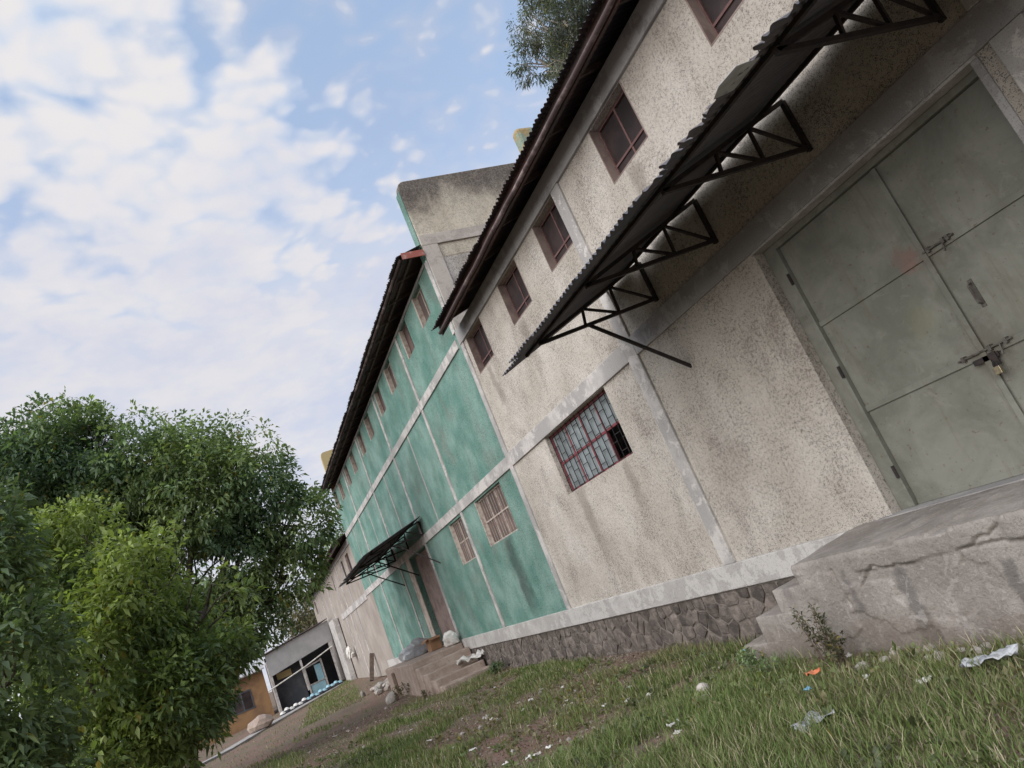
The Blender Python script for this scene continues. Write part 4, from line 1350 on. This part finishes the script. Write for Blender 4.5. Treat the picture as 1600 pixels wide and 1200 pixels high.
def dens_far(x, y):
    n = fbm(x * 0.45, y * 0.8, 63)
    near_wall = sstep(-2.6, -1.2, y) * sstep(-24, -20, x)
    mid = sstep(-6.0, -4.6, y) * (1 - sstep(-3.4, -2.2, y)) * sstep(-23, -19, x) * 0.5
    far_ = 0.6 * sstep(-1.8, -0.6, -((y + 2.6 + (x + 45) * 0.1) / 1.2) ** 2) * (x < -34)
    return np.clip(sstep(0.46, 0.66, n) * 0.5 * (x > -30) + near_wall * 0.7 * sstep(0.36, 0.56, n) + mid * sstep(0.42, 0.6, n) + far_, 0.02, 1) * (0.35 + 0.65 * sstep(0.3, 0.5, n))


blades(320000, (-9.5, 1.5), (-9.0, -0.9), dens_near, 0.03, 0.17, 0.0065, 'long_grass', 'long green and straw grass in front of the platform', 101, GRASS, lean=0.7)
blades(150000, (-24.5, -9.0), (-7.5, -0.15), dens_far, 0.05, 0.19, 0.011, 'short_grass', 'short patchy grass along the warehouse foundation', 102, GRASS)
blades(70000, (-56, -24.5), (-9.5, -0.15), dens_far, 0.05, 0.16, 0.022, 'far_grass', 'thin grass verge beside the trodden soil track', 103, GRASS)


def ground_weeds():
    rnd = np.random.default_rng(55)
    x, y = rnd.uniform(-20, -2.5, 2600), rnd.uniform(-6.5, -0.25, 2600)
    ok = (fbm(x * 0.8 + 3, y * 0.8, 87) > 0.47) & ~((x > -7.9) & (y > -1.6))
    x, y = x[ok], y[ok]
    c = np.stack([x, y, gz(x, y) + 0.025], 1)
    V, F, K = leaf_cloud(c, np.tile([0, 0, 0.6], (len(c), 1)), 0.085, 0.42, 9, 0.035,
                         [(0.10, 0.12, 0.06), (0.12, 0.155, 0.06), (0.15, 0.18, 0.075), (0.19, 0.17, 0.10)], -0.1, rnd)
    o = meshobj('ground_weeds', np_mesh('ground_weeds', V, F, 3, 'leaf', K), None)
    tag(o, 'low broad leaved weeds scattered through the grass', 'weeds', kind='stuff')
    # dead leaves, chips and crumbs of soil
    n = 26000
    x, y = rnd.uniform(-26, -2.5, n), -0.12 - 6.2 * rnd.random(n) ** 1.5
    ok = ~((x > -7.7) & (y > -1.5)) & ~((x > -29.8) & (x < -22.0) & (y > -1.9))
    x, y = x[ok], y[ok]
    n = len(x)
    s_ = (0.008 + 0.026 * rnd.random(n) ** 2)[:, None]
    a = rnd.normal(size=(n, 3)) * np.array([1, 1, 0.35])
    a /= np.linalg.norm(a, axis=1)[:, None]
    b = np.cross(a, np.array([0, 0, 1.0]) + 0.4 * rnd.normal(size=(n, 3)))
    b /= np.linalg.norm(b, axis=1)[:, None]
    p = np.stack([x, y, gz(x, y) + 0.012], 1)
    top = np.cross(a, b)
    V = np.stack([p - a * s_, p + b * s_ * .55, p + a * s_, p - b * s_ * .55, p + np.abs(top) * s_ * 0.5], 1).reshape(-1, 3)
    F = ((np.arange(n) * 5)[:, None] + np.array([0, 3, 4, 3, 2, 4, 2, 1, 4, 1, 0, 4])[None]).reshape(-1)
    pal = np.array([(0.13, 0.095, 0.07), (0.20, 0.15, 0.10), (0.09, 0.07, 0.055), (0.27, 0.235, 0.19), (0.33, 0.30, 0.26), (0.16, 0.13, 0.07)])
    K = pal[rnd.integers(0, len(pal), n)] * rnd.uniform(0.7, 1.3, (n, 1))
    o = meshobj('leaf_litter', np_mesh('leaf_litter', V, F, 3, 'grass', np.repeat(K, 5, 0)), None)
    tag(o, 'dead leaves and small crumbs strewn over the yard', 'litter', kind='stuff')


ground_weeds()


def weed(x, y, h, n, label, seed, cols, leaf=0.05, name='weed', spread=0.05, lean=0.35):
    rnd = np.random.default_rng(seed)
    z = gzf(x, y)
    t = thing(name, (x, y, z), label, 'weed')
    m = MB()
    cen = []
    for k in range(n):
        az = rnd.uniform(0, 6.28)
        l = h * lean * rnd.uniform(0.3, 1)
        hh = h * rnd.uniform(0.6, 1)
        p0 = Vector((x + rnd.normal() * spread, y + rnd.normal() * spread, z - 0.03))
        p2 = p0 + Vector((math.cos(az) * l, math.sin(az) * l, hh))
        p1 = p0.lerp(p2, 0.5) + Vector((0, 0, hh * 0.08))
        m.tube([p0, p1, p2], [0.006, 0.0045, 0.002], 5, cap=False)
        for s in np.linspace(0.35, 1, 7):
            cen.append(tuple(p0.lerp(p1, s * 2) if s < 0.5 else p1.lerp(p2, s * 2 - 1)))
    mk('stem', m, 'timber', t)
    c = np.array(cen)
    V, F, K = leaf_cloud(c, np.tile([0, 0, 1.0], (len(c), 1)), leaf, 0.38, 6, 0.025, cols, 0.1, rnd)
    meshobj('leaves', np_mesh('leaves', V, F, 3, 'leaf', K), None, t)


DRY = [(0.10, 0.095, 0.05), (0.14, 0.12, 0.07), (0.07, 0.075, 0.04)]
weed(-6.0, -1.72, 0.62, 9, 'tall dry weed growing against the platform front beside the steps', 3, DRY)
weed(-5.72, -1.80, 0.34, 9, 'low bushy dry weed right of the tall weed at the platform', 4, DRY, lean=0.6)
weed(-6.95, -1.85, 0.30, 8, 'small dark weed in front of the second platform step', 5, GREEN_DARK)
weed(-7.35, -1.75, 0.26, 7, 'small weed at the foot of the lowest platform step', 6, GREEN_MID)
weed(-6.5, -2.0, 0.22, 8, 'low leafy weed between the steps and the tall dry weed', 7, GREEN_DARK, lean=0.7)
weed(-23.0, -2.0, 0.3, 8, 'leafy weed at the lower corner of the brown stair', 14, DRY)
weed(-26.2, -2.1, 0.55, 10, 'dry bush in front of the brown stair platform', 15, DRY, leaf=0.08, spread=0.2)
weed(-20.8, -0.45, 0.35, 9, 'green weed by the foundation under the small grilled windows', 16, GREEN_MID, leaf=0.09, spread=0.15)

# ------------------------------------------------------------------ litter and rubble


def lump(name, c, s, mat, label, cat, group=None, seed=0, sub=2, rough=0.35, flat=0.0):
    rnd = random.Random(seed)
    bm = bmesh.new()
    bmesh.ops.create_icosphere(bm, subdivisions=sub, radius=1.0)
    off = [rnd.uniform(-9, 9) for _ in range(3)]
    for v in bm.verts:
        d = v.co.copy()
        n = float(fbm(np.array([d.x * 1.3 + off[0] + d.z]), np.array([d.y * 1.3 + off[1] + d.z * 0.8]), seed % 40)[0]) - 0.5
        n2 = float(fbm(np.array([d.x * 4 + off[0]]), np.array([d.y * 4 + d.z * 3.1]), seed % 37)[0]) - 0.5
        v.co = d * (1 + rough * n * 2 + rough * 0.7 * n2)
        if v.co.z < -0.5 + flat:
            v.co.z = -0.5 + flat
        v.co = Vector((v.co.x * s[0], v.co.y * s[1], v.co.z * s[2]))
    me = bpy.data.meshes.new(name)
    bm.to_mesh(me)
    bm.free()
    o = meshobj(name, me, mat, None, smooth=rough < 0.3)
    o.location = (c[0], c[1], c[2])
    o.rotation_euler.z = rnd.uniform(0, 3.1)
    tag(o, label, cat, group)
    return o


def crumple(name, c, s, mat, label, cat, group=None, seed=0, hgt=0.25):
    """crumpled thin sheet (film, sack cloth, paper)"""
    n = 9
    r = np.random.default_rng(seed)
    u, v = np.meshgrid(np.linspace(-1, 1, n), np.linspace(-1, 1, n), indexing='ij')
    ed = 1 - 0.35 * fbm(np.arctan2(v, u) * 1.7 + seed, u * 0 + 2, seed % 30)
    x = u * s[0] * ed + r.normal(size=u.shape) * s[0] * 0.05
    y = v * s[1] * ed + r.normal(size=u.shape) * s[1] * 0.05
    z = hgt * (fbm(u * 2.1 + seed, v * 2.1, seed % 31) - 0.25) + r.normal(size=u.shape) * hgt * 0.12
    z = np.maximum(z, 0.0) + 0.01
    idx = np.arange(n * n).reshape(n, n)
    q = np.stack([idx[:-1, :-1], idx[1:, :-1], idx[1:, 1:], idx[:-1, 1:]], -1).reshape(-1)
    me = np_mesh(name, np.stack([x, y, z], -1).reshape(-1, 3), q, 4, mat)
    o = meshobj(name, me, None)
    o.location = c
    o.rotation_euler.z = random.Random(seed).uniform(0, 3)
    sm_ = o.modifiers.new('thickness', 'SOLIDIFY')
    sm_.thickness = 0.004
    tag(o, label, cat, group)
    return o


crumple('plastic_bag', (-8.1, -0.95, gzf(-8.1, -0.95) + 0.02), (0.17, 0.12), 'plastic_blue', 'crumpled blue plastic bag by the lowest platform step', 'bag', seed=3, hgt=0.18)
lump('pale_stone', (-7.3, -2.35, gzf(-7.3, -2.35) + 0.05), (0.085, 0.075, 0.08), 'rubble_stone', 'round whitish stone in the grass left of the platform steps', 'stone', seed=5, rough=0.2)
crumple('paper_scrap', (-7.0, -2.55, gzf(-7.0, -2.55) + 0.03), (0.10, 0.06), 'paper_pale', 'flat white scrap just below the round whitish stone', 'litter', seed=6, hgt=0.04)
crumple('orange_scrap', (-5.55, -2.3, gzf(-5.55, -2.3) + 0.08), (0.07, 0.04), 'plastic_orange', 'small orange plastic scrap in the long grass', 'litter', seed=7, hgt=0.06)
crumple('plastic_film', (-4.05, -2.05, gzf(-4.05, -2.05) + 0.05), (0.20, 0.08), 'plastic_grey', 'torn white plastic film at the grass edge under the platform', 'litter', seed=8, hgt=0.10)
crumple('plastic_film', (-4.75, -3.1, gzf(-4.75, -3.1) + 0.03), (0.17, 0.12), 'plastic_grey', 'pale bluish plastic film lying in the long grass', 'litter', seed=9, hgt=0.09)
crumple('plastic_film', (-3.55, -1.75, gzf(-3.55, -1.75) + 0.05), (0.22, 0.12), 'plastic_grey', 'bunched white film in rubble at the right edge', 'litter', seed=10, hgt=0.16)
crumple('blue_wrapper', (-5.25, -2.65, gzf(-5.25, -2.65) + 0.08), (0.03, 0.03), 'plastic_blue', 'tiny deep blue wrapper in the long grass', 'litter', seed=11, hgt=0.04)
rl = random.Random(77)
for i in range(26):
    x, y = rl.uniform(-14, -4.2), rl.uniform(-4.2, -1.7)
    crumple('litter_scrap', (x, y, gzf(x, y) + 0.03), (rl.uniform(.03, .075), rl.uniform(.02, .04)), 'paper_pale' if i % 3 else 'sack_white',
            'small pale scrap of litter scattered in the grass', 'litter', 'pale litter scraps in the grass', seed=200 + i, hgt=0.05)
for i in range(30):
    x, y = rl.uniform(-5.5, -2.6), rl.uniform(-2.0, -1.52)
    lump('rubble', (x, y, gzf(x, y) + 0.02), (rl.uniform(.03, .09), rl.uniform(.03, .07), rl.uniform(.02, .06)), 'rubble_stone',
         'broken concrete rubble piece along the platform foot', 'rubble', 'rubble along the platform foot', seed=300 + i, sub=1)
for i in range(40):
    x, y = rl.uniform(-26, -8), rl.uniform(-5.5, -1.0)
    lump('pebble', (x, y, gzf(x, y) + 0.01), (rl.uniform(.03, .07), rl.uniform(.03, .06), rl.uniform(.02, .05)), 'rubble_stone',
         'small stone lying on the soil and grass of the yard', 'stone', 'stones on the yard', seed=400 + i, sub=1)
for i in range(12):
    x, y = -33.5 + rl.uniform(-2.2, 1.8), -1.4 + rl.uniform(-.9, .6)
    lump('rubble', (x, y, gzf(x, y) + 0.1), (rl.uniform(.12, .34), rl.uniform(.10, .26), rl.uniform(.08, .24)), 'rubble_stone',
         'pale rubble lump in the heap left of the brown stair', 'rubble', 'rubble heap left of the brown stair', seed=500 + i, sub=1)
lump('boulder', (-26.9, -2.35, gzf(-26.9, -2.35) + 0.12), (0.24, 0.22, 0.22), 'rubble_stone', 'round pale stone at the foot of the brown stair platform', 'stone', seed=44, rough=0.32, sub=2)
lump('boulder', (-46.5, -6.4, gzf(-46.5, -6.4) + 0.35), (0.75, 0.5, 0.45), 'brown_concrete', 'large pinkish boulder at the left end of the edging row', 'stone', seed=45, rough=0.4, sub=2)
# goods and rubbish on the brown stair platform
lump('white_sack', (-24.7, -0.32, 1.03), (0.30, 0.22, 0.28), 'sack_white', 'plump white sack by the right jamb of the green building doorway', 'sack', seed=61, rough=0.42, sub=3)
crumple('torn_sack', (-22.9, -0.35, 0.30), (0.26, 0.55), 'sack_white', 'torn white sack draped on the right end of the brown steps', 'sack', seed=62, hgt=0.35)
lump('plastic_bundle', (-28.3, -0.62, 1.06), (0.65, 0.35, 0.38), 'plastic_grey', 'pale grey plastic wrapped bundle on the brown stair platform', 'bundle', seed=63, rough=0.5, sub=3)
bx = thing('cardboard_box', (-27.0, -0.35, 0.87), 'open brown cardboard box in the green building doorway', 'box')
mk('carton', MB().box(-27.35, -26.7, -0.58, -0.18, 0.872, 1.30), 'cardboard', bx)
mk('flap', MB().bar((-27.02, -0.60, 1.31), (-27.02, -0.78, 1.22), 0.6, 0.012), 'cardboard', bx)
mk('flap', MB().bar((-26.69, -0.38, 1.31), (-26.52, -0.38, 1.24), 0.38, 0.012), 'cardboard', bx)
pl = thing('broken_post', (-43.0, -0.35, 0.3), 'short broken dark post leaning on the far wall beside the green paint', 'post')
mk('shaft', MB().bar((-42.9, -0.6, 0.2), (-43.2, -0.12, 1.5), 0.22), 'timber', pl)
lump('rag_bundle', (-50.2, -0.32, 1.9), (0.5, 0.25, 0.45), 'sack_white', 'white and teal bundle hanging on the far beige wall by the buttress', 'bundle', seed=71, rough=0.5, sub=3)
